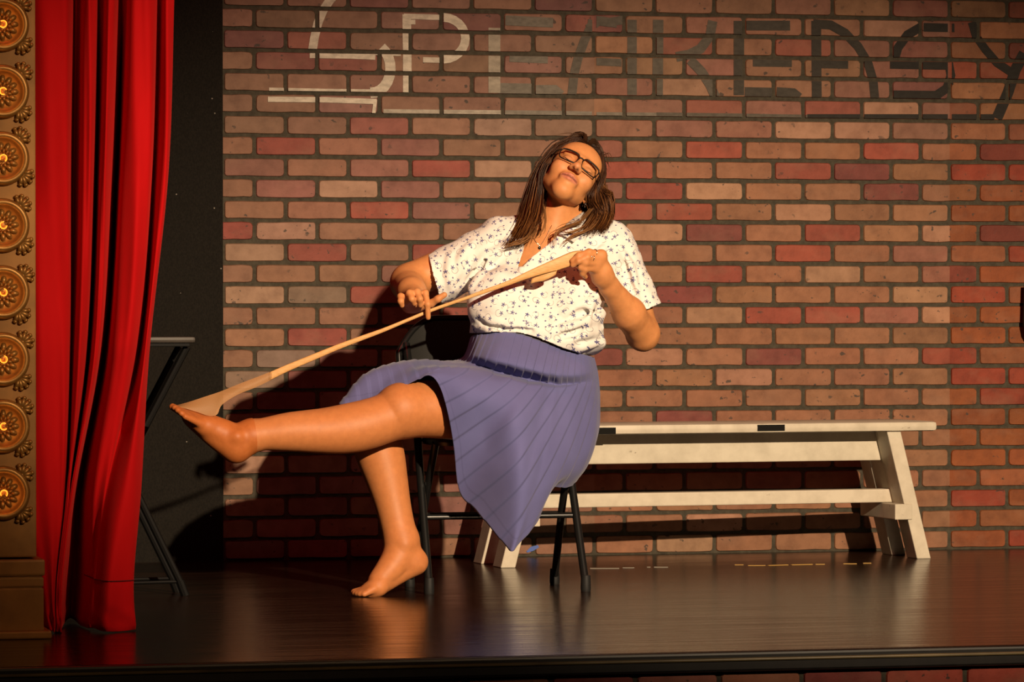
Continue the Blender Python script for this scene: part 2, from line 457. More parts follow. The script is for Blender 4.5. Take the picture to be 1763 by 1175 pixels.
# scrap of blue tape at the foot of the wall
bt = MB(); p0 = [WY(px, py, -.0065) for px, py in ((906, 950), (914, 942), (926, 939), (928, 943), (918, 949), (908, 952))]
bt.add([(p.x, -.0068, p.z) for p in p0]+[(p.x, -.0075, p.z) for p in p0], [tuple(range(5, -1, -1)), tuple(range(6, 12))]+[(i, (i+1) % 6, 6+(i+1) % 6, 6+i) for i in range(6)])
tag(bt.build('tape_scrap', plain('blue_tape', (.05, .10, .36), .6)), 'torn scrap of blue tape stuck low on brick wall', 'tape')

# ---- stage edge: black nosing with a bead, brick front below it
e = MB(); e.box((0, -3.640, -.024), (9.0, .03, .046), None, .006); o = e.build('trim_1', M_BLACK_EDGE); tag(o, 'black nosing board along the stage edge', kind='structure')
e = MB(); e.tube([(-4.5, -3.657, -.018), (4.5, -3.657, -.018)], .0042, 8)
link('bead', e.mesh('bead', True), plain('patchy_edge_bead', (.16, .12, .06), .35, .5, var=.6, vscale=3), o)  # tone varies in patches along the bead
e = MB(); e.box((0, -3.60, -.36), (9.0, .05, .63)); wf = e.build('wall_front', M_MORTAR); tag(wf, 'brick front of the stage below the edge', kind='structure')
rnd = random.Random(5)
for r_ in range(2):
    for k in range(-13, 8):
        u = k*BW+(BW/2 if r_ % 2 else 0)+.05
        o = link('brick', rnd.choice(FULL), None, wf, (u, -3.6252, -.047-BH*(r_+.5)))
        c = PAL[rnd.choice('trrdpdt')]; o.color = (c[0]*1.2, c[1]*.9, c[2]*.9, 1)

# ---- marks on the floor: broken strips of old tape and scratches
tp = plain('old_yellow_tape', (.50, .30, .07), .6); tw = plain('old_white_tape', (.30, .27, .22), .6)
for (x0, x1, y0, y1, m_, nm) in ((1265, 1280, 973, 973, tp, 'y'), (1288, 1318, 974, 974, tp, 'y'), (1322, 1356, 974, 973, tp, 'y'), (1362, 1398, 973, 972, tp, 'y'),
                                 (1404, 1420, 972, 972, tp, 'y'), (1452, 1475, 971, 971, tp, 'y'), (1486, 1500, 970, 970, tp, 'y'),
                                 (1016, 1066, 979, 979, tw, 'w'), (1072, 1092, 978, 978, tw, 'w'), (1114, 1120, 977, 977, tw, 'w'), (1126, 1150, 977, 977, tw, 'w')):
    a = WZ(x0, y0, .0008); b_ = WZ(x1, y1, .0008)
    t_ = MB(); t_.beam(a, b_, .012, .0012)
    o = t_.build('floor_tape', m_)
    if nm == 'y': tag(o, 'worn bit of yellow tape on floor in front of bench', 'tape', 'yellow tape bits on the floor')
    else: tag(o, 'thin worn strip of white tape on floor by chair', 'tape', 'white tape bits on the floor')

# ---- black box fixture at the right edge of the frame
fx = empty('wall_fixture', (1.50, -.10, .62)); tag(fx, 'black box-shaped fixture with tapered bottom hung on brick wall', 'fixture')
p = WY(1756, 490, -.14); q = WY(1754, 562, -.14); s_ = WY(1766, 586, -.14)
fx.location = (p.x+.052, -.14, q.z)
pr = [(0, p.z-q.z), (-.004, 0), (.022, s_.z-q.z), (.15, s_.z-q.z), (.172, 0), (.17, p.z-q.z)]
fb = MB(); n = len(pr)
fb.add([(x, 0, z) for x, z in pr]+[(x, .10, z) for x, z in pr], [tuple(range(n)), tuple(range(2*n-1, n-1, -1))]+[((i+1) % n, i, n+i, n+(i+1) % n) for i in range(n)])
fb.build('housing', M_RUBBER, fx)
fb = MB(); fb.box((.085, .115, .05), (.06, .05, .05), None, .004); fb.build('bracket', M_RUBBER, fx)

# ------------------------------------------------------------------ red curtain
YS = [-60, 0, 300, 600, 850, 1000, 1085]
CK = [([30, 30, 30, 30, 30, 60, 70], .02), ([70, 70, 70, 70, 66, 78, 86], -.045), ([110, 110, 105, 104, 98, 92, 93], -.045), ([124, 124, 120, 120, 112, 98, 97], .0),
      ([131, 131, 127, 123, 114, 99, 98], .16), ([144, 144, 139, 128, 116, 100, 99], -.01), ([156, 156, 150, 138, 118, 101, 100], -.045), ([167, 167, 161, 149, 119.5, 102, 101], .0),
      ([171, 171, 165, 152, 120.5, 103, 102], .16), ([179, 179, 172, 158, 121.5, 104, 103], .0), ([190, 190, 180, 166, 123, 105, 104], -.05), ([202, 202, 190, 172, 126, 107, 106], .0),
      ([212, 212, 200, 181, 137, 126, 120], .20), ([222, 222, 211, 190, 150, 148, 138], -.01), ([245, 245, 236, 212, 163, 156, 147], -.06), ([266, 266, 257, 232, 178, 161, 153], -.03),
      ([274, 274, 265, 240, 187, 165, 158], .045), ([286, 286, 279, 250, 214, 192, 188], -.045), ([300, 300, 290, 258, 242, 229, 232], -.01), ([292, 292, 283, 250, 235, 222, 224], .07)]
LOWD = {12: .32, 13: .17, 14: .09, 15: .05, 16: .02, 17: -.06, 11: .06}       # the folds open out towards the hem
NV, NU = 90, 190
cv = []; cf = []
ctr = WZ(170, 1088, 0); YC = ctr.y
for iv in range(NV+1):
    py = -60+(1088+60)*iv/NV
    row = [(i, spline(list(zip(YS, k[0])), py)) for i, k in enumerate(CK)]
    lw_ = min(1, max(0, (py-600)/300)); dep = [(i, k[1]*(1-lw_)+lw_*LOWD.get(i, k[1]*.7)) for i, k in enumerate(CK)]
    for iu in range(NU+1):
        t = (len(CK)-1)*iu/NU
        px = spline(row, t); d = spline(dep, t)
        d += .006*math.sin(t*2.3+py*.006)+.004*math.sin(t*5.1-py*.011)
        p = WY(px, py, YC+d)
        z0 = WY(px, py, YC).z
        if iv == NV: z0 = .004+.012*max(0, math.sin(t*1.7))*.5
        elif z0 < .05: p.y += .012*math.sin(t*4+z0*60)
        cv.append((p.x, p.y, z0))
for iv in range(NV):
    for iu in range(NU):
        a = iv*(NU+1)+iu; cf.append((a, a+NU+1, a+NU+2, a+1))
M_CURT, nt, b = newmat('red_velour'); setc(b, (.52, .004, .006), .85, .15)
f = noise(nt, 5, 4, .6, geo_pos(nt, (1, 1, .35)))
r = ramp(nt, f, [(.3, (.46, .0025, .004)), (.7, (.60, .004, .006))]); nt.links.new(r.outputs[0], b.inputs['Base Color'])
b.inputs['Sheen Weight'].default_value = .25; b.inputs['Sheen Tint'].default_value = (1, .1, .08, 1)
bump(nt, b, noise(nt, 350, 2, .5, geo_pos(nt)), .15, .001)
cu = empty('stage_curtain', (ctr.x, YC, 0)); tag(cu, 'red stage curtain gathered in tall folds beside gold column', 'curtain')
me_ = mesh('drape', [(x-ctr.x, y-YC, z) for x, y, z in cv], cf, True)
o = link('drape', me_, M_CURT, cu); sm = o.modifiers.new('thick', 'SOLIDIFY'); sm.thickness = .004
# stitched hem line near the bottom
hem = MB(); hp = []
for iu in range(128, 186, 2):
    a = cv[83*(NU+1)+iu]; hp.append((a[0]-ctr.x, a[1]-YC-.0035, a[2]))
hem.tube(hp, .0016, 5); hem.build('hem_seam', plain('dark_red_thread', (.16, .002, .003), .8), cu)

# ------------------------------------------------------------------ gold column with light bulbs
M_GOLD, nt, b = newmat('gold_paint'); setc(b, (.46, .25, .075), .42, .5, .55)
f = noise(nt, 30, 4, .6, geo_pos(nt)); r = ramp(nt, f, [(.3, (.32, .15, .034)), (.7, (.46, .235, .06))]); nt.links.new(r.outputs[0], b.inputs['Base Color'])
bump(nt, b, noise(nt, 120, 3, .6, geo_pos(nt)), .12, .001)
M_GOLD_FLAT = plain('matt_gold_paint', (.36, .165, .040), .55, .4, .25, var=.25, vscale=9)
YCOL = -2.86
pr_ = WY(62, 500, YCOL); XC = WY(4, 500, YCOL).x; HWc = pr_.x-XC
co = empty('proscenium_column', (XC, YCOL+.10, 0)); tag(co, 'gold painted proscenium column set with bulb medallions', 'column')
c = MB(); zt = 2.1; zb = WY(62, 960, YCOL).z
c.box((0, 0, (zt+zb)/2), (HWc*2, .20, zt-zb), None, .004); c.build('shaft', M_GOLD_FLAT, co)
z1 = WY(62, 962, YCOL).z; z2 = WY(62, 993, YCOL).z; z3 = WY(62, 1012, YCOL).z
HB = WY(78, 1000, YCOL-.02).x-XC
c = MB()
c.box((0, 0, (z1+z2)/2), (HB*2, .236, z1-z2-.003), None, .006)
c.box((0, 0, (z2+z3)/2), (HB*2-.006, .230, z2-z3-.003), None, .004)
c.box((0, 0, z3/2+.009), (HB*2-.006, .230, z3-.020), None, .003)
c.box((0, 0, .010), (HB*2+.03, .256, .0195), None, .005)
c.box((0, 0, (z1+z3)/2-.02), (HB*2-.014, .222, z1-z3), None, .002)
c.build('plinth', M_GOLD_FLAT, co)
# medallion (local: face towards -Y at y=0)
RX = Matrix.Rotation(math.radians(90), 3, 'X')      # lathe axis Z -> -Y
prof = [(.0, .0012), (.016, .002), (.030, .003), (.040, .006), (.0465, .012), (.049, .0155), (.0525, .0185), (.0575, .0195), (.0625, .0175), (.0655, .012), (.0665, .004), (.0670, -.002)]
mm = MB(); mm.lathe(prof, 40, RX); ME_DISH = mm.mesh('medallion', True); ME_DISH.materials.append(M_GOLD)
mm = MB()
for k in range(12):
    a = 2*math.pi*k/12; R_ = Matrix.Rotation(-a, 3, 'Y')
    mm.blob(R_ @ Vector((.029, -.0065, 0)), (.0105, .0055, .0068), R_, 8, 5)
for k in range(12):
    a = 2*math.pi*(k+.5)/12; R_ = Matrix.Rotation(-a, 3, 'Y')
    mm.blob(R_ @ Vector((.019, -.0075, 0)), (.007, .006, .0045), R_, 6, 4)
ME_ROS = mm.mesh('rosette', True); ME_ROS.materials.append(M_GOLD)
mm = MB()
for k in range(5):
    a = math.radians(45+(k-2)*29); d = Vector((math.cos(a), 0, math.sin(a)))
    R_ = Matrix.Rotation(-a, 3, 'Y')
    ln = .0150 if k in (1, 2, 3) else .0125
    mm.blob(d*.0150+Vector((0, -.008, 0)), (ln, .0070, .0062), R_, 8, 6)
    mm.blob(d*(.0150+ln*.85)+Vector((0, -.0085, 0)), (.0050, .0056, .0060), R_, 6, 5)
mm.blob((.002, -.007, .002), (.007, .007, .007), None, 8, 6)
ME_SH = mm.mesh('shell_ornament', True); ME_SH.materials.append(M_GOLD)
M_FIL, nt, b = newmat('glowing_filament'); setc(b, (1, .3, .05)); b.inputs['Emission Color'].default_value = (1, .20, .015, 1); b.inputs['Emission Strength'].default_value = 4.0
M_GLASS, nt, b = newmat('bulb_glass'); setc(b, (1, .9, .75), .03, .6); b.inputs['Transmission Weight'].default_value = 1.0; b.inputs['Alpha'].default_value = .22
mm = MB(); mm.lathe([(.0, .0365), (.006, .0355), (.011, .032), (.0142, .026), (.0142, .0205), (.0115, .015), (.0075, .010), (.0072, .003)], 16, RX); ME_BULB = mm.mesh('bulb_glass', True); ME_BULB.materials.append(M_GLASS)
mm = MB(); mm.lathe([(.0085, .001), (.0085, .009), (.007, .010), (.0, .010)], 12, RX); ME_SOCK = mm.mesh('socket', True); ME_SOCK.materials.append(M_GOLD)
GL = bpy.data.lights.new('bulb_glow', 'POINT'); GL.energy = .022; GL.color = (1, .40, .09); GL.shadow_soft_size = .012
rnd = random.Random(3)
for k in range(-1, 8):
    py = 42+115.4*k
    zc = WY(4, py, YCOL-.01).z
    md = link('medallion', ME_DISH, None, co, (0, -.0985, zc))
    md.rotation_euler = (0, rnd.uniform(-.1, .1), 0)
    link('rosette', ME_ROS, None, md)
    for s in range(4):
        a = math.radians(90*s); o = link('shell_ornament', ME_SH, None, md, (.0430*(1 if s in (0, 3) else -1), 0, .0430*(1 if s in (0, 1) else -1)))
        o.rotation_euler = (0, -a, 0)
    lb = empty('light_bulb', (XC, YCOL+.10-.0985-.003, zc)); tag(lb, 'small clear bulb with glowing filament on gold column', 'light bulb', 'bulbs down the gold column')
    link('glass', ME_BULB, None, lb); link('socket', ME_SOCK, None, lb)
    ph = rnd.uniform(0, 360); f_ = MB()
    f_.tube([(.0085*math.cos(math.radians(ph+t)), -.025+.001*math.sin(t*.03), .0085*math.sin(math.radians(ph+t))) for t in range(0, 271, 15)], .0014, 6)
    f_.build('filament', M_FIL, lb, True)
    g = bpy.data.objects.new('bulb_glow', GL); col.objects.link(g); g.parent = lb; g.location = (0, -.046, 0)
# ------------------------------------------------------------------ white bench
M_BENCH, nt, b = newmat('chipped_white_paint'); setc(b, (.62, .58, .49), .5, .4)
pos = geo_pos(nt)
v1 = noise(nt, 14, 4, .6, pos); basec = ramp(nt, v1, [(.3, (.46, .41, .32)), (.6, (.57, .515, .41))])
chip = ramp(nt, noise(nt, 30, 5, .7, geo_pos(nt, (.45, 1, 1.3))), [(.675, (0, 0, 0)), (.70, (1, 1, 1))])
msk = ramp(nt, noise(nt, 3.0, 2, .5, pos), [(.48, (0, 0, 0)), (.56, (1, 1, 1))])
nt.links.new(mixc(nt, math_(nt, 'MULTIPLY', chip.outputs[0], msk.outputs[0]), basec.outputs[0], (.075, .045, .025)), b.inputs['Base Color'])
bump(nt, b, noise(nt, 60, 3, .6, geo_pos(nt, (.2, 1, 1))), .15, .001)
A0 = Vector((-.446, -.538, 0)); A1 = Vector((.973, -.429, 0)); ang = math.atan2(A1.y-A0.y, A1.x-A0.x)
ctr_b = (A0+A1)/2+Vector((0, .115, 0))
be = empty('bench', (ctr_b.x, ctr_b.y, 0), ang); tag(be, 'long white chipped wooden bench against brick wall', 'bench')
HL = (A1-A0).length/2                       # half distance between feet
def bench_z(px, py, yl):
    """height of a point seen at the bench's local depth yl"""
    n = Vector((-math.sin(ang), math.cos(ang), 0)); d = ray(px, py)
    t = ((ctr_b-CAM).dot(n)+yl)/d.dot(n); p = CAM+d*t
    return p.z, (p-ctr_b).dot(Vector((math.cos(ang), math.sin(ang), 0)))
zt0, xr = bench_z(1613, 728, -.15); zt1, _ = bench_z(1560, 743, -.15)
ZT = zt0+.004; TH = ZT-zt1
za0, xa = bench_z(1517, 765, -.03); za1, _ = bench_z(1517, 793, -.03)
zs0, xs = bench_z(1540, 842, -.03); zs1, _ = bench_z(1538, 865, -.03)
print('bench', ZT, TH, xr, 'apron', za0, za1, xa, 'str', zs0, zs1, xs, HL)
m = MB(); m.box((0, 0, ZT-TH/2), (xr*2, .31, TH), None, .012); autosmooth(m.build('seat_plank', M_BENCH, be))
za0 = ZT-TH+.001; m = MB(); m.box((0, -.01, (za0+za1)/2), (xa*2, .040, za0-za1), None, .004); m.build('apron_rail', M_BENCH, be)
m = MB(); m.box((0, -.01, (zs0+zs1)/2), (xs*2, .060, zs0-zs1), None, .004); m.build('stretcher', M_BENCH, be)
ztl = ZT-TH
def legx(z): return HL-.012-(.105)*z/ztl       # centre of the splayed end at height z
for sx in (-1, 1):
    for yl in (-.095, .105):
        m = MB()
        pts = []
        for z in (0.0, ztl+.002):
            xc = legx(z)*sx; hw = .024
            for dx, dy in ((-hw, -.042), (hw, -.042), (hw, .042), (-hw, .042)): pts.append((xc+dx, yl+dy, z))
        m.add(pts, [(3, 2, 1, 0), (4, 5, 6, 7), (0, 1, 5, 4), (1, 2, 6, 5), (2, 3, 7, 6), (3, 0, 4, 7)])
        o = m.build('leg', M_BENCH, be); bv = o.modifiers.new('b', 'BEVEL'); bv.width = .003; bv.segments = 2
    # block under the stretcher tying the legs, board closing the end under the seat
    m = MB(); zc = zs1-.026
    m.box(((legx(zc)-.034)*sx, .0, zc), (.060, .285, .050), None, .003); m.build('cross_block', M_BENCH, be)
    m = MB(); pts = []
    for z in (zs0-.06, ztl+.001):
        xc = (legx(z)-.010)*sx
        for dx, dy in ((-.011, -.06), (.011, -.06), (.011, .075), (-.011, .075)): pts.append((xc+dx, dy, z))
    m.add(pts, [(3, 2, 1, 0), (4, 5, 6, 7), (0, 1, 5, 4), (1, 2, 6, 5), (2, 3, 7, 6), (3, 0, 4, 7)]); m.build('end_board', M_BENCH, be)
for px0, px1, py0, py1 in ((1018, 1060, 737, 748), (1304, 1351, 732, 742)):
    z0, x0 = bench_z(px0, py0, -.155); z1_, x1 = bench_z(px1, py1, -.155)
    m = MB(); m.box(((x0+x1)/2, -.1555, (z0+z1_)/2), (x1-x0, .002, z0-z1_)); m.build('tape_strip', M_TAPE, be)['label'] = 'black tape on the seat edge'

# ------------------------------------------------------------------ black folding chair
chx, chy = -.683, -1.47
ch = empty('folding_chair', (chx, chy, 0)); tag(ch, 'black metal folding chair the seated woman sits on', 'chair')
HS = .2275                                   # half width between feet
RT_ = .0115
SEATZ = .435
def chair_part(name, build, mat_=M_BLACK_METAL, smooth=True, par=ch):
    m = MB(); build(m); o = m.build(name, mat_, par); autosmooth(o, 40); return o
FY, RY, BY, BZ = -.153, .160, .235, .805     # front feet, rear feet, back top (depth), back top height
for s in (-1, 1):
    chair_part('front_leg', lambda m: m.tube([(s*HS, FY, .016), (s*(HS-.006), FY+.125, .28), (s*(HS-.010), FY+.205, .46), (s*(HS-.010), FY+.300, .62), (s*(HS-.012), BY-.03, .70)], RT_, 12))
    chair_part('rear_leg', lambda m: m.tube([(s*(HS-.012), RY, .016), (s*(HS-.024), .03, .22), (s*(HS-.028), -.06, .36), (s*(HS-.030), -.105, .425)], RT_*.95, 12))
    chair_part('foot_cap', lambda m: m.lathe([(.0, -.016), (.0135, -.016), (.0150, -.010), (.0145, .010), (.0135, .030), (.0, .030)], 14, None, (s*HS, FY+.002, .016)), M_RUBBER)
    chair_part('foot_cap', lambda m: m.lathe([(.0, -.016), (.0135, -.016), (.0150, -.010), (.0145, .010), (.0135, .030), (.0, .030)], 14, None, (s*(HS-.012), RY-.002, .016)), M_RUBBER)
zc = .205
chair_part('crossbar', lambda m: m.tube([(-HS+.005, FY+.098, .212), (HS-.005, FY+.098, .212)], .0085, 10))
chair_part('crossbar', lambda m: m.tube([(-HS+.02, .040, .212), (HS-.02, .040, .212)], .0085, 10))
# seat pan: rounded sheet with a rolled rim
def seat(m):
    pts = []; nn = 40
    for k in range(nn):
        a = 2*math.pi*k/nn; ca, sa = math.cos(a), math.sin(a)
        x = .208*math.copysign(abs(ca)**.45, ca); y = .195*math.copysign(abs(sa)**.45, sa)
        pts.append((x, y))
    lev = [(.90, SEATZ-.018), (.985, SEATZ-.018), (1.0, SEATZ-.008), (.985, SEATZ), (.93, SEATZ-.001), (.5, SEATZ-.008), (.02, SEATZ-.010)]
    v = []; f = []
    for k, z in lev: v += [(x*k, y*k-.005, z) for x, y in pts]
    for i in range(len(lev)-1):
        for k in range(nn): f.append((i*nn+k, i*nn+(k+1) % nn, (i+1)*nn+(k+1) % nn, (i+1)*nn+k))
    f.append(tuple(range(nn-1, -1, -1))); m.add(v, f)
chair_part('seat', seat)
# curved back panel with rounded shoulders
def back(m, grow=0.0, th=.006):
    nx, nz = 28, 16; v = []; f = []
    z0, z1 = .560, .775
    W2 = HS+.012
    def pt(i, j, off):
        u = -1+2*i/nx; w = j/nz
        x = u*W2; zt_ = z1-.100*(max(0, abs(u)-.45)/.55)**2.2
        z = z0+(zt_-z0)*w
        y = .195+.055*(z-z0)/.2-.045*u*u+.012+off
        return (x, y, z)
    for off in (0, th):
        for j in range(nz+1):
            for i in range(nx+1): v.append(pt(i, j, off))
    S = (nx+1)*(nz+1)
    for j in range(nz):
        for i in range(nx):
            a = j*(nx+1)+i; f.append((a, a+1, a+nx+2, a+nx+1)); f.append((S+a, S+a+nx+1, S+a+nx+2, S+a+1))
    rim = [j*(nx+1) for j in range(nz+1)]+[nz*(nx+1)+i for i in range(1, nx+1)]+[j*(nx+1)+nx for j in range(nz-1, -1, -1)]+[i for i in range(nx-1, 0, -1)]
    for a, b_ in zip(rim, rim[1:]+rim[:1]): f.append((a, b_, S+b_, S+a))
    m.add(v, f)
    return [pt(i, j, th/2) for (i, j) in [(0, j) for j in range(nz+1)]+[(i, nz) for i in range(1, nx+1)]+[(nx, j) for j in range(nz-1, -1, -1)]]
rimpts = []
o = chair_part('back_panel', lambda m: rimpts.extend(back(m)), plain('black_satin_panel', (.012, .012, .011), .33, .5))
chair_part('back_rim', lambda m: m.tube(rimpts, .009, 10))

# ------------------------------------------------------------------ folding tray table behind the curtain
tf = WZ(318, 1026, 0); tt = empty('tray_table', (tf.x-.22, tf.y, 0)); tag(tt, 'black folding tray table standing behind red curtain', 'table')
M_DULL = plain('dull_black_steel', (.0035, .0032, .003), .6, .15)
def TL(px, py, dy=0.0):
    p = WY(px, py, tf.y+dy); return (p.x-tt.location.x, dy, p.z)
m = MB()
zt_ = TL(300, 580)[2]; zb_ = TL(300, 591)[2]; xr_ = TL(334, 586)[0]; xl_ = xr_-.40
m.box(((xr_+xl_)/2, .07, (zt_+zb_)/2), (xr_-xl_, .20, zt_-zb_), None, .008); o = m.build('table_top', plain('dark_laminate', (.035, .028, .022), .5, .4, var=.2), tt); autosmooth(o)
m = MB(); m.box(((xr_+xl_)/2, .07, zb_-.005), (xr_-xl_-.03, .18, .010), None, .002); m.build('underframe', M_DULL, tt)
for dy in (0.0, .14):
    def leg_(a, b_):
        mm = MB(); mm.tube([a, b_], .0105, 10); autosmooth(mm.build('leg', M_DULL, tt))
    ta = TL(323, 598); bb = TL(317, 1022)
    leg_((ta[0], .01+dy, ta[2]), (xl_+.02, .01+dy, .012))
    leg_((bb[0], -.012+dy, .012), (xl_+.04, -.012+dy, ta[2]))
    mm = MB(); mm.tube([(bb[0]-.012, -.012+dy, .040), (xl_+.01, .01+dy, .034)], .005, 8); mm.build('spreader_bar', M_DULL, tt)
    mm = MB(); mm.tube([(bb[0]-.014, -.012+dy, .042), (bb[0]+.002, -.012+dy, .0)], .0125, 10); mm.build('foot_cap', M_DULL, tt)
# ------------------------------------------------------------------ implicit-surface modelling (for the figure and her clothes)
def Q(px, py, y): return np.array(WY(px, py, y))
def smin(a, b_, k):
    if k <= 0: return np.minimum(a, b_)
    h = np.clip(.5+.5*(b_-a)/k, 0, 1)
    return b_*(1-h)+a*h-k*h*(1-h)
def smax(a, b_, k): return -smin(-a, -b_, k)
class Prim:
    """op: 'u' union, 's' subtract; k blend"""
    def __init__(s, kind, op='u', k=.012, **kw):
        s.kind, s.op, s.k = kind, op, k; s.__dict__.update(kw)
        if kind == 'cone':
            s.c = (s.a+s.b)/2; s.R = np.linalg.norm(s.a-s.b)/2+max(s.ra, s.rb)
        elif kind == 'ell':
            s.R = max(s.r)
    def d(s, P):
        if s.kind == 'ell':
            q = (P-s.c) @ s.M.T if s.M is not None else P-s.c
            r = np.asarray(s.r); k0 = np.linalg.norm(q/r, axis=-1); k1 = np.linalg.norm(q/(r*r), axis=-1)
            return k0*(k0-1)/np.maximum(k1, 1e-9)
        ba = s.b-s.a; L2 = ba @ ba
        pa = P-s.a; t = np.clip((pa @ ba)/L2, 0, 1)
        return np.linalg.norm(pa-t[..., None]*ba, axis=-1)-(s.ra+(s.rb-s.ra)*t)
def cone(a, b_, ra, rb, k=.012, op='u'): return Prim('cone', op, k, a=np.asarray(a, float), b=np.asarray(b_, float), ra=ra, rb=rb)
def ell(c, r, M=None, k=.012, op='u'):
    if np.isscalar(r): r = (r, r, r)
    return Prim('ell', op, k, c=np.asarray(c, float), r=r, M=M)
MARG = .045
def sdf(prims, P):
    """P (...,3) few points"""
    d = np.full(P.shape[:-1], .5)
    for p in prims:
        q = p.d(P)
        d = smin(d, q, p.k) if p.op == 'u' else smax(d, -q, p.k)
    return d
def surface_net(prims, h, post=None):
    lo = np.min([p.c-p.R for p in prims if p.op == 'u'], 0)-.03; hi = np.max([p.c+p.R for p in prims if p.op == 'u'], 0)+.03
    B = 8; bs = B*h
    nb = np.ceil((hi-lo)/bs).astype(int)
    gi = np.stack(np.meshgrid(*[np.arange(n) for n in nb], indexing='ij'), -1).reshape(-1, 3)
    cen = lo+(gi+.5)*bs
    def run(P, cen, pad):
        d = np.full(P.shape[:-1], .5)
        for p in prims:
            m = np.all(np.abs(cen-p.c) < p.R+MARG+pad, axis=1)
            if not m.any(): continue
            q = p.d(P[m])
            d[m] = smin(d[m], q, p.k) if p.op == 'u' else smax(d[m], -q, p.k)
        if post is not None: d = post(P, d)
        return d
    d0 = run(cen[:, None, :], cen, 0.0)[:, 0]
    act = np.abs(d0) < bs*1.35
    gi = gi[act]; cen = cen[act]
    off = np.stack(np.meshgrid(*[np.arange(B+1)]*3, indexing='ij'), -1).reshape(-1, 3)
    P = lo+(gi[:, None, :]*B+off[None])*h
    D = run(P, cen, bs*.5).reshape(-1, B+1, B+1, B+1)
    S = D < 0
    cnt = np.zeros((len(gi), B, B, B), np.int8)
    for dx in (0, 1):
        for dy in (0, 1):
            for dz in (0, 1): cnt += S[:, dx:dx+B, dy:dy+B, dz:dz+B]
    bi, cx, cy, cz = np.nonzero((cnt > 0) & (cnt < 8))
    G = gi[bi]*B+np.stack([cx, cy, cz], 1)
    acc = np.zeros((len(bi), 3)); num = np.zeros(len(bi))
    cor = [(a, b_, c) for a in (0, 1) for b_ in (0, 1) for c in (0, 1)]
    V = {c: D[bi, cx+c[0], cy+c[1], cz+c[2]] for c in cor}
    for a in cor:
        for ax in range(3):
            if a[ax]: continue
            b_ = list(a); b_[ax] = 1; b_ = tuple(b_)
            m = (V[a] < 0) != (V[b_] < 0)
            t = V[a][m]/(V[a][m]-V[b_][m])
            pt = np.tile(np.array(a, float), (m.sum(), 1)); pt[:, ax] += t
            acc[m] += pt; num[m] += 1
    verts = lo+(G+acc/num[:, None])*h
    dims = nb*B+2
    key = lambda g: (g[:, 0].astype(np.int64)*dims[1]+g[:, 1])*dims[2]+g[:, 2]
    K = key(G); order = np.argsort(K); Ks = K[order]
    def look(g):
        k = key(g); i = np.searchsorted(Ks, k); i = np.minimum(i, len(Ks)-1)
        ok = Ks[i] == k; return np.where(ok, order[i], -1)
    faces = []
    for ax in range(3):
        b1 = [(0, 0, 0), (0, 0, 0), (0, 0, 0)]
        e = [0, 0, 0]; e[ax] = 1; e = tuple(e)
        m = (V[(0, 0, 0)] < 0) != (V[e] < 0)
        g = G[m]; flip = V[(0, 0, 0)][m] < 0
        u, w = (ax+1) % 3, (ax+2) % 3
        du = np.zeros(3, int); du[u] = 1; dw = np.zeros(3, int); dw[w] = 1
        q = np.stack([look(g), look(g-du), look(g-du-dw), look(g-dw)], 1)
        ok = (q >= 0).all(1); q = q[ok]; fl_ = flip[ok]
        q[~fl_] = q[~fl_][:, ::-1]
        faces.append(q)
    return verts, np.concatenate(faces)
def relax(v, f, it=1, lam=.5, mask=None):
    for _ in range(it):
        s = np.zeros_like(v); n = np.zeros(len(v))
        for a in range(4):
            for b_ in ((a+1) % 4, (a+3) % 4):
                np.add.at(s, f[:, a], v[f[:, b_]]); np.add.at(n, f[:, a], 1)
        nv = v+(s/np.maximum(n, 1)[:, None]-v)*lam
        if mask is not None: nv = np.where(mask[:, None], nv, v)
        v = nv
    return v
def fast_mesh(name, v, f, smooth=True):
    me = bpy.data.meshes.new(name); nf = len(f); k = f.shape[1]
    me.vertices.add(len(v)); me.vertices.foreach_set('co', np.asarray(v, np.float32).ravel())
    me.loops.add(nf*k); me.loops.foreach_set('vertex_index', f.astype(np.int32).ravel())
    me.polygons.add(nf); me.polygons.foreach_set('loop_start', np.arange(0, nf*k, k, dtype=np.int32))
    me.polygons.foreach_set('use_smooth', np.full(nf, smooth))
    me.update(calc_edges=True); me.validate(); return me
def smooth_edge(v, f, it=4):
    """even out the open boundary of a sheet"""
    e = np.sort(np.concatenate([f[:, [i, (i+1) % 4]] for i in range(4)]), axis=1)
    k = e[:, 0].astype(np.int64)*len(v)+e[:, 1]; u, c = np.unique(k, return_counts=True); b_ = u[c == 1]
    a0, a1 = b_//len(v), b_ % len(v); v = v.copy()
    for _ in range(it):
        s = np.zeros_like(v); n = np.zeros(len(v))
        np.add.at(s, a0, v[a1]); np.add.at(s, a1, v[a0]); np.add.at(n, a0, 1); np.add.at(n, a1, 1)
        m = n >= 2; v[m] = v[m]*.4+.6*s[m]/n[m][:, None]
    return v
def drop(v, f, keep):
    """keep only flagged vertices"""
    idx = np.cumsum(keep)-1; fk = keep[f].all(1); f2 = idx[f[fk]]; return v[keep], f2
def vcol(me, cols, name='Col'):
    a = me.color_attributes.new(name, 'FLOAT_COLOR', 'POINT')
    c = np.ones((len(me.vertices), 4), np.float32); c[:, :3] = cols; a.data.foreach_set('color', c.ravel())
def pix(v):
    """photo pixel of points (used to measure, on the model, where seams and hems lie)"""
    d = v-np.array(CAM); z = d @ np.array(FW)
    return np.stack([881.5+FPX*(d @ np.array(RT))/z, 587.5-FPX*(d @ np.array(UPV))/z], 1)

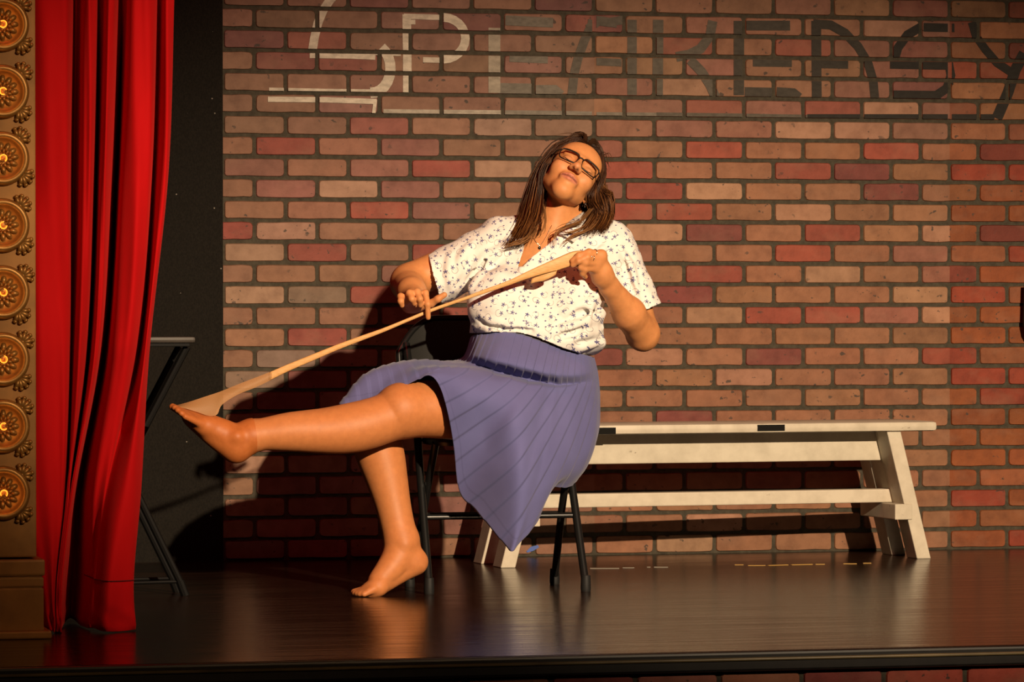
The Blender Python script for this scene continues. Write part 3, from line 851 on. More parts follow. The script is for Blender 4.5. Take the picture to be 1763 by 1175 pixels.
# ------------------------------------------------------------------ the woman: body
_f, _rt, _up = np.array(FW), np.array(RT), np.array(UPV)
TILT, BACK = math.radians(32), math.radians(36)
HXv = _rt*math.cos(TILT)-_up*math.sin(TILT)
_ui = _rt*math.sin(TILT)+_up*math.cos(TILT)
HZv = math.cos(BACK)*(-_f)+math.sin(BACK)*_ui          # face forward
HYv = math.cos(BACK)*_ui+math.sin(BACK)*_f             # crown of the head
HO = Q(980, 309, -1.515)
HM = np.stack([HXv, HYv, HZv])
def hd(x, y, z): return HO+HXv*x+HYv*y+HZv*z
def hell(x, y, z, r, k=.012, op='u'): return ell(hd(x, y, z), r, HM, k, op)
def hcone(a, b_, ra, rb, k=.008, op='u'): return cone(hd(*a), hd(*b_), ra, rb, k, op)
body = []
add = body.append
# torso (under the clothes)
add(ell(Q(925, 690, -1.465), (.165, .135, .120)))
add(ell(Q(922, 600, -1.485), (.155, .110, .130), k=.03))
add(ell(Q(940, 485, -1.475), (.160, .105, .150), k=.03))
add(cone(Q(858, 420, -1.465), Q(1050, 424, -1.470), .056, .056, .03))
add(ell(Q(948, 440, -1.485), (.115, .085, .085), k=.03))
add(ell(Q(928, 520, -1.50), (.150, .110, .110), k=.03))
# neck
add(cone(Q(946, 420, -1.47), Q(962, 345, -1.482), .062, .053, .035))
add(cone(Q(936, 430, -1.50), Q(968, 335, -1.515), .030, .034, .03))
add(cone(Q(1030, 412, -1.465), Q(970, 370, -1.475), .040, .045, .03)); add(cone(Q(880, 405, -1.465), Q(945, 375, -1.47), .036, .042, .03))
# arms: her right arm (elbow out, forearm towards the audience), her left arm (elbow down, hand at her chest)
add(cone(Q(848, 425, -1.462), Q(706, 484, -1.455), .056, .050, .02))
add(ell(Q(704, 487, -1.470), (.049, .055, .050), k=.02))
add(cone(Q(702, 489, -1.480), Q(709, 503, -1.600), .047, .040, .015)); add(cone(Q(709, 503, -1.600), Q(714, 515, -1.675), .038, .027, .015))
add(cone(Q(1062, 428, -1.472), Q(1106, 572, -1.500), .056, .046, .02))
add(ell(Q(1108, 578, -1.505), (.040, .042, .044), k=.02))
add(cone(Q(1106, 574, -1.520), Q(1083, 540, -1.585), .045, .045, .02)); add(cone(Q(1083, 540, -1.585), Q(1049, 494, -1.652), .044, .029, .02))
# legs: her left leg stretched out level, her right foot on the floor
def QL(px, py, y): return Q(px, py, y+.03*min(1.05, max(0, (620-px)/320)))      # the raised leg swings a little upstage
def chain(pts, k=.012, sub=5, lift=False):
    n = len(pts); ks = [list(zip(range(n), [p[j] for p in pts])) for j in range(4)]
    fine = [[spline(ks[j], i/sub) for j in range(4)] for i in range((n-1)*sub+1)]
    for i, (a, b_) in enumerate(zip(fine, fine[1:])): add(cone(QL(*a[:3]) if lift else Q(*a[:3]), QL(*b_[:3]) if lift else Q(*b_[:3]), a[3], b_[3], k if i == 0 else .006))
chain([(930, 705, -1.530, .092), (850, 703, -1.590, .090), (765, 704, -1.640, .082), (722, 705, -1.660, .077), (692, 709, -1.672, .073)], .02, lift=True)
add(ell(QL(686, 700, -1.690), (.040, .046, .046), k=.05))
chain([(690, 710, -1.672, .069), (660, 722, -1.680, .066), (632, 731, -1.685, .067), (600, 738, -1.688, .067), (563, 742, -1.692, .062), (501, 744, -1.700, .053), (455, 748, -1.706, .043), (432, 751, -1.708, .042)], .02, lift=True)
chain([(430, 752, -1.708, .041), (404, 757, -1.710, .040), (383, 748, -1.712, .038), (358, 735, -1.714, .032)], .02, lift=True)
add(ell(QL(408, 772, -1.708), (.036, .034, .038), k=.025))
chain([(404, 770, -1.708, .036), (375, 754, -1.712, .030), (345, 731, -1.715, .025), (326, 718, -1.715, .019)], .02, lift=True)
add(ell(QL(408, 752, -1.747), .012, k=.02)); add(ell(QL(352, 733, -1.740), (.024, .016, .020), k=.02))
for i, (tx, ty, yy, r_) in enumerate(((297, 701, -1.728, .0080), (301, 703, -1.742, .0065), (306, 707, -1.754, .0062), (312, 712, -1.763, .0060), (319, 718, -1.769, .0060))):
    add(cone(QL(334+i*3, 721+i*2.2, -1.715-.009*i), QL(tx, ty, yy-.008), .014-.001*i, r_, .008))
chain([(890, 705, -1.430, .088), (760, 702, -1.470, .080), (665, 703, -1.510, .064), (634, 708, -1.525, .056)], .02)
add(ell(Q(632, 708, -1.535), (.045, .052, .048), k=.03))
chain([(636, 716, -1.540, .058), (645, 750, -1.550, .066), (655, 785, -1.558, .066), (667, 830, -1.575, .056), (677, 872, -1.590, .048), (686, 912, -1.605, .046), (692, 932, -1.612, .046)], .02)
chain([(692, 934, -1.612, .045), (684, 962, -1.622, .043), (668, 984, -1.635, .036), (650, 1003, -1.645, .028)], .02)
add(ell(Q(714, 967, -1.612), (.036, .034, .034), k=.03))
chain([(712, 970, -1.612, .033), (690, 985, -1.622, .028), (668, 1000, -1.635, .025), (648, 1012, -1.648, .024), (634, 1018, -1.652, .021)], .02)
add(ell(Q(697, 938, -1.648), .012, k=.02)); add(ell(Q(650, 1012, -1.668), (.026, .018, .022), k=.02))
for i, (tx, yy, r_) in enumerate(((610, -1.640, .0100), (611, -1.656, .0082), (615, -1.669, .0078), (620, -1.680, .0076), (627, -1.690, .0076))):
    t_ = Q(tx, 1022, yy); t_[2] = r_+.001
    add(cone(Q(643, 1013+i*.5, -1.640-.010*i), t_, .0135-.0006*i, r_, .008))
# hands
def fingers(lst, r0, k=.006):
    for pts in lst:
        n = len(pts)
        for i in range(n-1):
            ra = r0*(1-.10*i); rb = r0*(1-.10*(i+1))
            add(cone(Q(*pts[i]), Q(*pts[i+1]), ra, rb, k if i else .010))
# left hand at her chest, holding the stocking top between thumb and fingers
add(cone(Q(1049, 494, -1.652), Q(1038, 470, -1.682), .027, .027, .015))
add(cone(Q(1040, 476, -1.677), Q(1034, 442, -1.704), .026, .016, .015)); add(cone(Q(1033, 478, -1.674), Q(1025, 456, -1.700), .024, .015, .015))
add(cone(Q(1036, 440, -1.706), Q(1024, 460, -1.704), .014, .013, .012))
fingers([[(1036, 438, -1.707), (1014, 434, -1.726), (996, 440, -1.730), (985, 449, -1.724)],
         [(1033, 446, -1.709), (1011, 443, -1.734), (996, 450, -1.736), (986, 457, -1.726)],
         [(1029, 454, -1.707), (1008, 453, -1.732), (1000, 461, -1.726), (1004, 468, -1.710)],
         [(1024, 462, -1.702), (1007, 464, -1.724), (1003, 471, -1.717), (1008, 477, -1.704)]], .0098)
fingers([[(1030, 472, -1.677), (1014, 462, -1.690), (999, 458, -1.702), (987, 454, -1.710)]], .0112)
# right hand over the stretched stocking: index pointing down, thumb out, others curled
add(cone(Q(714, 515, -1.675), Q(715, 521, -1.705), .026, .028, .015))
add(cone(Q(719, 520, -1.700), Q(727, 510, -1.748), .020, .0125, .012)); add(cone(Q(713, 523, -1.700), Q(716, 510, -1.752), .021, .0125, .012))
add(cone(Q(707, 525, -1.698), Q(706, 514, -1.750), .020, .012, .012)); add(cone(Q(703, 526, -1.695), Q(697, 520, -1.742), .019, .0115, .012))
fingers([[(727, 509, -1.748), (732, 505, -1.776), (736, 524, -1.793), (737, 547, -1.786)],
         [(716, 508, -1.753), (718, 503, -1.782), (723, 515, -1.797), (724, 526, -1.786)],
         [(706, 511, -1.750), (705, 505, -1.780), (709, 515, -1.795), (713, 523, -1.783)],
         [(697, 516, -1.742), (690, 511, -1.766), (690, 519, -1.780), (692, 526, -1.774)]], .0104)
fingers([[(722, 527, -1.700), (742, 523, -1.735), (754, 515, -1.752), (765, 508, -1.758)]], .0118)
# head
add(hell(0, .034, -.012, (.0745, .086, .094), k=.03))
add(hell(0, -.008, .022, (.0645, .068, .066), k=.02))
add(hell(0, .045, .040, (.062, .050, .046), k=.02))
add(hcone((.006, -.089, .058), (.045, -.050, .008), .0195, .018, .025)); add(hcone((-.006, -.089, .058), (-.045, -.050, .008), .0195, .018, .025))
add(hell(0, -.055, .030, (.043, .030, .038), k=.03))
add(hell(0, -.094, .060, (.024, .018, .020), k=.025))
for s in (-1, 1):
    add(hell(s*.038, -.030, .058, (.026, .026, .028), k=.02))
    add(hell(s*.030, .003, .102, (.0205, .0135, .017), k=.010, op='s'))
    add(hell(s*.031, -.001, .0735, (.0165, .0125, .0135), k=.004))
    add(hcone((s*.014, .021, .086), (s*.046, .020, .073), .0075, .0065, .010))
    add(hcone((s*.018, -.0065, .0885), (s*.031, -.0090, .0885), .0012, .0012, .0015, 's')); add(hcone((s*.031, -.0090, .0885), (s*.044, -.0058, .0830), .0012, .0012, .0015, 's'))
    add(hell(s*.074, -.010, -.006, (.009, .030, .018), k=.006))
    add(hell(s*.073, -.036, .000, (.006, .010, .009), k=.005))
add(hcone((0, .018, .085), (0, -.030, .107), .0085, .0100, .010))
add(hell(0, -.033, .1105, (.0108, .0105, .0108), k=.010))
for s in (-1, 1):
    add(hell(s*.0135, -.036, .1000, (.0066, .0070, .0086), k=.010))
    add(hell(s*.0068, -.0440, .1060, (.0046, .0042, .0050), k=.002, op='s'))
add(hell(0, -.064, .080, (.028, .020, .016), k=.012))
for s in (-1, 1):
    add(hcone((s*.004, -.0590, .0965), (s*.026, -.0655, .0835), .0050, .0022, .004))
    add(hcone((s*.004, -.0730, .0940), (s*.023, -.0690, .0840), .0050, .0024, .004))
    add(hcone((0, -.0658, .1010), (s*.027, -.0668, .0880), .0022, .0016, .0015, 's'))
_t0 = __import__('time').time()
bv, bf = surface_net(body, .0024)
bv = relax(bv, bf, 1, .4)
print('body', len(bv), __import__('time').time()-_t0)
# skin colours, with some facial shade painted in
SK = np.array((.60, .255, .095)); LEG = np.array((.51, .190, .064)); LIP = np.array((.50, .17, .12)); BROW = np.array((.16, .08, .045))
cols = np.tile(SK, (len(bv), 1))
hp_ = (bv-HO) @ HM.T
def ss(x, a, b_): t = np.clip((x-a)/(b_-a), 0, 1); return t*t*(3-2*t)
wleg = ss(-bv[:, 2], -.66, -.60); cols = cols*(1-wleg[:, None])+LEG*wleg[:, None]
isH = (np.abs(hp_) < .16).all(1)
def paint(mask, c, a=1.0):
    global cols
    w = np.where(isH, mask, 0)[:, None]*a; cols = cols*(1-w)+np.asarray(c)*w
lipw = np.clip(1-((hp_[:, 0]/.029)**2+((hp_[:, 1]+.0665)/.0125)**2), 0, 1)**.5*(hp_[:, 2] > .07); paint(np.clip(lipw*1.6, 0, 1), LIP, .8)
paint(((np.abs(hp_[:, 1]+.0664) < .0028) & (np.abs(hp_[:, 0]) < .026) & (hp_[:, 2] > .07)).astype(float), (.16, .04, .03), .8)  # dark gap between the lips painted in as shade
chk = np.exp(-(((np.abs(hp_[:, 0])-.042)/.018)**2+((hp_[:, 1]+.028)/.018)**2))*(hp_[:, 2] > .03); paint(chk, (.62, .26, .15), .35)
paint(np.exp(-((hp_[:, 0]/.013)**2+((hp_[:, 1]+.036)/.012)**2))*(hp_[:, 2] > .09), (.58, .24, .14), .4)
for s in (-1, 1):
    bx = (s*hp_[:, 0]-.030)/.021; by = (hp_[:, 1]-.0215-.0035*(1-bx*bx))/.0038
    paint(np.clip(1.4-(bx**6+by*by), 0, 1)*(hp_[:, 2] > .05), BROW, .55)
    ly = hp_[:, 1]+.0088-.003*((s*hp_[:, 0]-.031)/.014)**2
    paint(np.clip(1-np.abs(ly)/.0022, 0, 1)*(np.abs(s*hp_[:, 0]-.031) < .0155)*(hp_[:, 2] > .06), (.07, .035, .02), .9)
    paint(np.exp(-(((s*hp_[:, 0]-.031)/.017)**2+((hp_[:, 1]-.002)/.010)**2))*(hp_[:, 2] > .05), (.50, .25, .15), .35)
for s in (-1, 1):
    paint(np.exp(-(((hp_[:, 0]-s*.0068)/.0034)**2+((hp_[:, 1]+.0435)/.0034)**2))*(hp_[:, 2] > .099), (.10, .025, .012), .95)  # shade inside the nostrils painted into the skin
    paint(np.exp(-(((s*hp_[:, 0]-.024)/.004)**2+((hp_[:, 1]+.052)/.016)**2))*(hp_[:, 2] > .06), (.46, .17, .07), .35)  # fold shade painted in beside the mouth
M_SKIN, nt, b = newmat('skin'); setc(b, (.6, .35, .2), .52, .32)
at = nt.nodes.new('ShaderNodeAttribute'); at.attribute_name = 'Col'
mot = ramp(nt, noise(nt, 55, 4, .6, geo_pos(nt)), [(.3, (.90, .87, .85)), (.7, (1.05, 1.05, 1.05))])
nt.links.new(mixc(nt, 1.0, at.outputs['Color'], mot.outputs[0], 'MULTIPLY'), b.inputs['Base Color'])
b.inputs['Subsurface Weight'].default_value = .12; b.inputs['Subsurface Radius'].default_value = (.012, .004, .002); b.inputs['Subsurface Scale'].default_value = .5
bump(nt, b, noise(nt, 420, 3, .6, geo_pos(nt)), .10, .0008)
PB = np.array((-.66, -1.50, 0.0))
pe = empty('person', tuple(PB)); tag(pe, 'seated woman in patterned white blouse and blue skirt, leg stretched out', 'person')
me_ = fast_mesh('body', bv-PB, bf); vcol(me_, cols); o = link('body', me_, M_SKIN, pe)
# ------------------------------------------------------------------ blouse
sh = []
sh.append(ell(Q(940, 482, -1.478), (.172, .130, .150)))
sh.append(ell(Q(922, 572, -1.500), (.188, .165, .105), k=.05))
sh.append(ell(Q(866, 522, -1.575), (.104, .085, .098), k=.05)); sh.append(ell(Q(985, 524, -1.572), (.088, .085, .098), k=.06))
sh.append(cone(Q(868, 416, -1.465), Q(1046, 420, -1.470), .068, .066, .03))
sh.append(cone(Q(905, 408, -1.468), Q(1010, 408, -1.472), .060, .058, .03))
sh.append(ell(Q(945, 440, -1.500), (.125, .090, .085), k=.03))
sh.append(cone(Q(862, 426, -1.465), Q(735, 488, -1.458), .080, .072, .03))
sh.append(cone(Q(1050, 430, -1.472), Q(1108, 558, -1.505), .075, .070, .025))
sh.append(ell(Q(1020, 590, -1.50), (.030, .10, .030), k=.03))
def surf(prims, px, py, lo=-1.95, hi=-1.35):
    ys = np.linspace(lo, hi, 260); P = np.stack([Q(px, py, y) for y in ys]); d = sdf(prims, P)
    i = np.argmax(d < 0); return P[i] if d[i] < 0 else None
base_sh = list(sh)
def ridge(pts, r, k=.016, depth=.3, op='u'):
    W_ = [surf(base_sh, *p) for p in pts]; W_ = [w for w in W_ if w is not None]
    fwd = np.array((-.23, -.97, 0))
    W_ = [w-fwd*r*depth for w in W_]
    c = cr_points(W_, 9)
    for i in range(8):
        t = i/8; ra = r*(.35+.65*math.sin(math.pi*min(1, t+.02))); rb = r*(.35+.65*math.sin(math.pi*min(1, t+.125)))
        sh.append(cone(np.array(c[i]), np.array(c[i+1]), ra, rb, k, op))
# folds: pulled from bust to sleeve, sagging over the belly, bunched at the right side and over the waist
for pts, r in (([(836, 470), (812, 500), (802, 540)], .012), ([(850, 430), (826, 455), (806, 490)], .011), ([(880, 412), (850, 440), (832, 470)], .009), ([(815, 418), (796, 445), (783, 480)], .009), ([(775, 440), (772, 470), (778, 500)], .007),
               ([(1045, 420), (1020, 450), (1010, 490)], .008), ([(1068, 430), (1085, 465), (1096, 500)], .009),
               ([(1040, 515), (1005, 522), (970, 540)], .008), ([(1040, 540), (1000, 556), (955, 572)], .010), ([(1036, 565), (1000, 578), (970, 588)], .009),
               ([(830, 545), (870, 560), (920, 566)], .010), ([(815, 560), (850, 568), (900, 572)], .009), ([(1030, 590), (1000, 596), (960, 588)], .010), ([(905, 585), (950, 596), (1000, 604)], .010),
               ([(1030, 500), (1012, 530), (1008, 560)], .009), ([(940, 545), (980, 566), (1015, 574)], .008)):
    ridge(pts, r)
for pts, r in (([(826, 462), (806, 490), (795, 516)], .008), ([(1040, 530), (1000, 540), (960, 556)], .007), ([(1040, 556), (1000, 568), (965, 580)], .007), ([(840, 440), (818, 470), (808, 500)], .007), ([(1060, 470), (1040, 500), (1030, 540)], .010),
               ([(822, 552), (870, 566), (915, 568)], .005), ([(1076, 450), (1084, 490), (1100, 520)], .006)):
    ridge(pts, r*.8, .014, -.55, 's')
def crumple(P, d):
    x, y, z = P[..., 0], P[..., 1], P[..., 2]
    n = np.sin(x*61+z*37+1.3)*np.sin(z*53-x*23+y*31)+.6*np.sin(x*97-z*71+y*59+.7)*np.sin(z*83+y*47+2.1)
    return d+.0020*n
sv, sf = surface_net(sh, .0034, crumple)
pp = pix(sv)
# cuts: cuffs, hem, neckline
cR = Q(750, 482, -1.458); nR = -.95*_rt-.27*_up; nR = nR/np.linalg.norm(nR)
cL = Q(1092, 541, -1.50); nL = .38*_rt-.925*_up; nL = nL/np.linalg.norm(nL)
gR = (sv-cR) @ nR; gL = (sv-cL) @ nL
inR = (pp[:, 0] < 800) & (pp[:, 1] < 560); inL = (np.linalg.norm(sv-cL, axis=1) < .14) & (pp[:, 0] > 1040) & (gL > -.04)
hemk = [(780, 577), (810, 576), (850, 571), (885, 571), (920, 582), (960, 599), (1000, 610), (1037, 617), (1150, 622)]
hx = np.array([Q(a, b_, -1.60)[0] for a, b_ in hemk]); hz = np.array([Q(a, b_, -1.60)[2] for a, b_ in hemk])
hemz = np.interp(sv[:, 0], hx, hz)
isArm = (inL & (pp[:, 0] > 1046)) | inR
gH = np.where(isArm, -1.0, hemz-sv[:, 2])
vp = [(905, 402), (938, 380), (985, 352), (1005, 352), (976, 384), (962, 402), (940, 423), (915, 442), (896, 462), (893, 458), (903, 425)]
def inside(poly, p):
    c = np.zeros(len(p), bool); n = len(poly)
    for i in range(n):
        x0, y0 = poly[i]; x1, y1 = poly[i-1]
        m = ((y0 > p[:, 1]) != (y1 > p[:, 1])) & (p[:, 0] < (x1-x0)*(p[:, 1]-y0)/(y1-y0+1e-9)+x0); c ^= m
    return c
front = sv[:, 1] < -1.47
neck = np.linalg.norm((sv-Q(955, 392, -1.472))*np.array((1, 1, .62)), axis=1)-.062
keep = ~(inR & (gR > .0034)) & ~(inL & (gL > .0034)) & ~(gH > .0034) & ~(front & inside(vp, pp)) & ~(neck < 0)
v0 = sv.copy()
for g_, nn, m in ((gR, nR, inR), (gL, nL, inL)):
    near = m & (g_ > -.0017) & (g_ <= .0034); sv[near] -= g_[near][:, None]*nn
nearh = (gH > -.0017) & (gH <= .0034) & ~isArm; sv[nearh, 2] += gH[nearh]
sv2, sf2 = drop(sv, sf, keep)
# use only the biggest connected sheet
def biggest(v, f):
    lab = np.arange(len(v))
    for _ in range(400):
        m = lab[f].min(1); new = lab.copy(); np.minimum.at(new, f.ravel(), np.repeat(m, f.shape[1])); new = new[new]
        if (new == lab).all(): break
        lab = new
    used = np.zeros(len(v), bool); used[f.ravel()] = True
    u, c = np.unique(lab[used], return_counts=True); return drop(v, f, (lab == u[np.argmax(c)]) & used)
sv2, sf2 = biggest(sv2, sf2); sv2 = smooth_edge(sv2, sf2, 6)
print('blouse', len(sv2))
me_ = fast_mesh('blouse', sv2-PB, sf2)
# cloth coordinates (metres): around and along trunk / sleeves
def cyl(v, a, b_, rad):
    ax = (b_-a)/np.linalg.norm(b_-a); ref = np.cross(ax, np.array((0, -1, 0))); ref /= np.linalg.norm(ref); oth = np.cross(ax, ref)
    q = v-a; t = q @ ax; return np.stack([np.arctan2(q @ ref, -(q @ oth))*rad, t], 1)
aR, bR = Q(862, 426, -1.465), Q(735, 488, -1.458); aL, bL = Q(1050, 430, -1.472), Q(1108, 558, -1.505)
uvT = np.stack([sv2[:, 0]-.5*(sv2[:, 1]+1.6), sv2[:, 2]+.35*(sv2[:, 1]+1.6)], 1)
uvR = cyl(sv2, aR, bR, .076)+np.array((3.1, .4)); uvL = cyl(sv2, aL, bL, .072)+np.array((6.3, .9))
def sdist(a, b_, r): return cone(a, b_, r, r).d(sv2)
axR = (bR-aR)/np.linalg.norm(bR-aR); axL = (bL-aL)/np.linalg.norm(bL-aL)
rgn = np.zeros(len(sv2), int); p2 = pix(sv2); rgn[((sv2-aR) @ axR > .0) & (np.abs(sdist(aR, bR, .076)) < .04) & (p2[:, 0] < 850)] = 1
rgn[((sv2-aL) @ axL > -.05) & (np.abs(sdist(aL, bL, .072)) < .03) & (p2[:, 0] > 1036)] = 2
fr = np.median(rgn[sf2], axis=1).astype(int)
uvs = np.stack([uvT, uvR, uvL]); UV = uvs[fr[:, None], sf2]
wrap = UV[:, :, 0].max(1)-UV[:, :, 0].min(1) > .1
UV[wrap] = UV[wrap][:, :1]
ul = me_.uv_layers.new(name='cloth'); ul.data.foreach_set('uv', UV.reshape(-1, 2).astype(np.float32).ravel())
M_BL, nt, b = newmat('floral_cotton'); setc(b, (.8, .78, .75), .75, .2)
uvn = nt.nodes.new('ShaderNodeUVMap'); uvn.uv_map = 'cloth'
def motif(scale, shift, rnd_):
    mp = nt.nodes.new('ShaderNodeMapping'); mp.inputs['Location'].default_value = shift; mp.inputs['Scale'].default_value = (scale, scale, 1)
    nt.links.new(uvn.outputs[0], mp.inputs['Vector'])
    vo = nt.nodes.new('ShaderNodeTexVoronoi'); vo.voronoi_dimensions = '2D'; vo.inputs['Scale'].default_value = 1.0; vo.inputs['Randomness'].default_value = rnd_
    nt.links.new(mp.outputs[0], vo.inputs['Vector'])
    sub = nt.nodes.new('ShaderNodeVectorMath'); sub.operation = 'SUBTRACT'; nt.links.new(mp.outputs[0], sub.inputs[0]); nt.links.new(vo.outputs['Position'], sub.inputs[1])
    sx = nt.nodes.new('ShaderNodeSeparateXYZ'); nt.links.new(sub.outputs[0], sx.inputs[0])
    rot = nt.nodes.new('ShaderNodeSeparateColor'); nt.links.new(vo.outputs['Color'], rot.inputs[0])
    return sx.outputs[0], sx.outputs[1], rot.outputs[0], rot.outputs[1]
def polar(x, y, a0):
    return math_(nt, 'SQRT', math_(nt, 'ADD', math_(nt, 'MULTIPLY', x, x), math_(nt, 'MULTIPLY', y, y))), math_(nt, 'ADD', math_(nt, 'ARCTAN2', y, x), math_(nt, 'MULTIPLY', a0, 6.283))
x, y, h1, h2 = motif(1/.0345, (0, 0, 0), .5)
r_, a_ = polar(x, y, h1)
star = math_(nt, 'LESS_THAN', r_, math_(nt, 'MULTIPLY_ADD', math_(nt, 'COSINE', math_(nt, 'MULTIPLY', a_, 5.0)), .072, .120))
# curled stem: an arc of a circle that starts at the flower
cx_ = math_(nt, 'SUBTRACT', x, math_(nt, 'MULTIPLY', math_(nt, 'COSINE', math_(nt, 'MULTIPLY', h1, 6.283)), .26))
cy_ = math_(nt, 'SUBTRACT', y, math_(nt, 'MULTIPLY', math_(nt, 'SINE', math_(nt, 'MULTIPLY', h1, 6.283)), .26))
r2_, a2_ = polar(cx_, cy_, h2)
stem = math_(nt, 'MULTIPLY', math_(nt, 'LESS_THAN', math_(nt, 'ABSOLUTE', math_(nt, 'SUBTRACT', r2_, .26)), .019), math_(nt, 'GREATER_THAN', math_(nt, 'SINE', a2_), -.72))
x, y, h1, h2 = motif(1/.0215, (.37, .61, 0), .75)
r3_, a3_ = polar(math_(nt, 'MULTIPLY', x, 1.0), math_(nt, 'MULTIPLY', y, 1.35), h1)
dot = math_(nt, 'MULTIPLY', math_(nt, 'LESS_THAN', r3_, .135), math_(nt, 'GREATER_THAN', h2, .25))
wv = noise(nt, 9, 3, .5, geo_pos(nt))
c0 = ramp(nt, wv, [(.3, (.76, .73, .69)), (.7, (.82, .80, .77))]).outputs[0]
c0 = mixc(nt, math_(nt, 'MULTIPLY', stem, .68), c0, (.10, .09, .14))
c0 = mixc(nt, math_(nt, 'MULTIPLY', dot, .88), c0, (.06, .06, .22))
c0 = mixc(nt, math_(nt, 'MULTIPLY', star, .92), c0, (.045, .05, .21))
nt.links.new(c0, b.inputs['Base Color'])
bump(nt, b, noise(nt, 26, 4, .6, geo_pos(nt, (1, 1, 1.4))), .30, .006)
bl = link('blouse', me_, M_BL, pe); bl['label'] = 'white blouse with small navy flowers'
so = bl.modifiers.new('thick', 'SOLIDIFY'); so.thickness = .0022; so.offset = -1
# collar: a folded band round the neck, open at the front
def ribbon(lines, name, m, parent, th=.002, n=26, uvscale=True):
    cur = [cr_points(l, n) for l in lines]; v = [tuple(np.array(p)-PB) for c in cur for p in c]; f = []
    for j in range(len(cur)-1):
        for i in range(n-1): f.append((j*n+i, j*n+i+1, (j+1)*n+i+1, (j+1)*n+i))
    me = mesh(name, v, f, True)
    if uvscale:
        ul = me.uv_layers.new(name='cloth')
        for lp in me.loops:
            co = me.vertices[lp.vertex_index].co; ul.data[lp.index].uv = (co.x+co.y+9.2, co.z+.3)
    o = link(name, me, m, parent); s_ = o.modifiers.new('thick', 'SOLIDIFY'); s_.thickness = th; return o
ribbon([[Q(962, 404, -1.585), Q(978, 384, -1.560), Q(1000, 368, -1.520), Q(1010, 360, -1.470), Q(975, 352, -1.415), Q(925, 362, -1.43), Q(908, 384, -1.50), Q(902, 410, -1.568)],
        [Q(974, 408, -1.590), Q(992, 388, -1.572), Q(1014, 376, -1.528), Q(1024, 372, -1.465), Q(980, 366, -1.395), Q(918, 372, -1.42), Q(898, 392, -1.51), Q(893, 415, -1.575)],
        [Q(988, 418, -1.594), Q(1004, 404, -1.580), Q(1030, 396, -1.530), Q(1040, 392, -1.465), Q(985, 386, -1.385), Q(908, 388, -1.41), Q(884, 404, -1.51), Q(880, 424, -1.570)]], 'collar', M_BL, bl)
# button placket down from the V
pl = [surf(sh, px, py) for px, py in ((899, 459), (896, 468), (893, 478), (890, 486))]
pl = [p+np.array((-.0006, -.0025, 0)) for p in pl]
ribbon([[p+np.array((-.009, 0, 0)) for p in pl], [p+np.array((.009, -.001, 0)) for p in pl]], 'placket', M_BL, bl, .0018, 14)

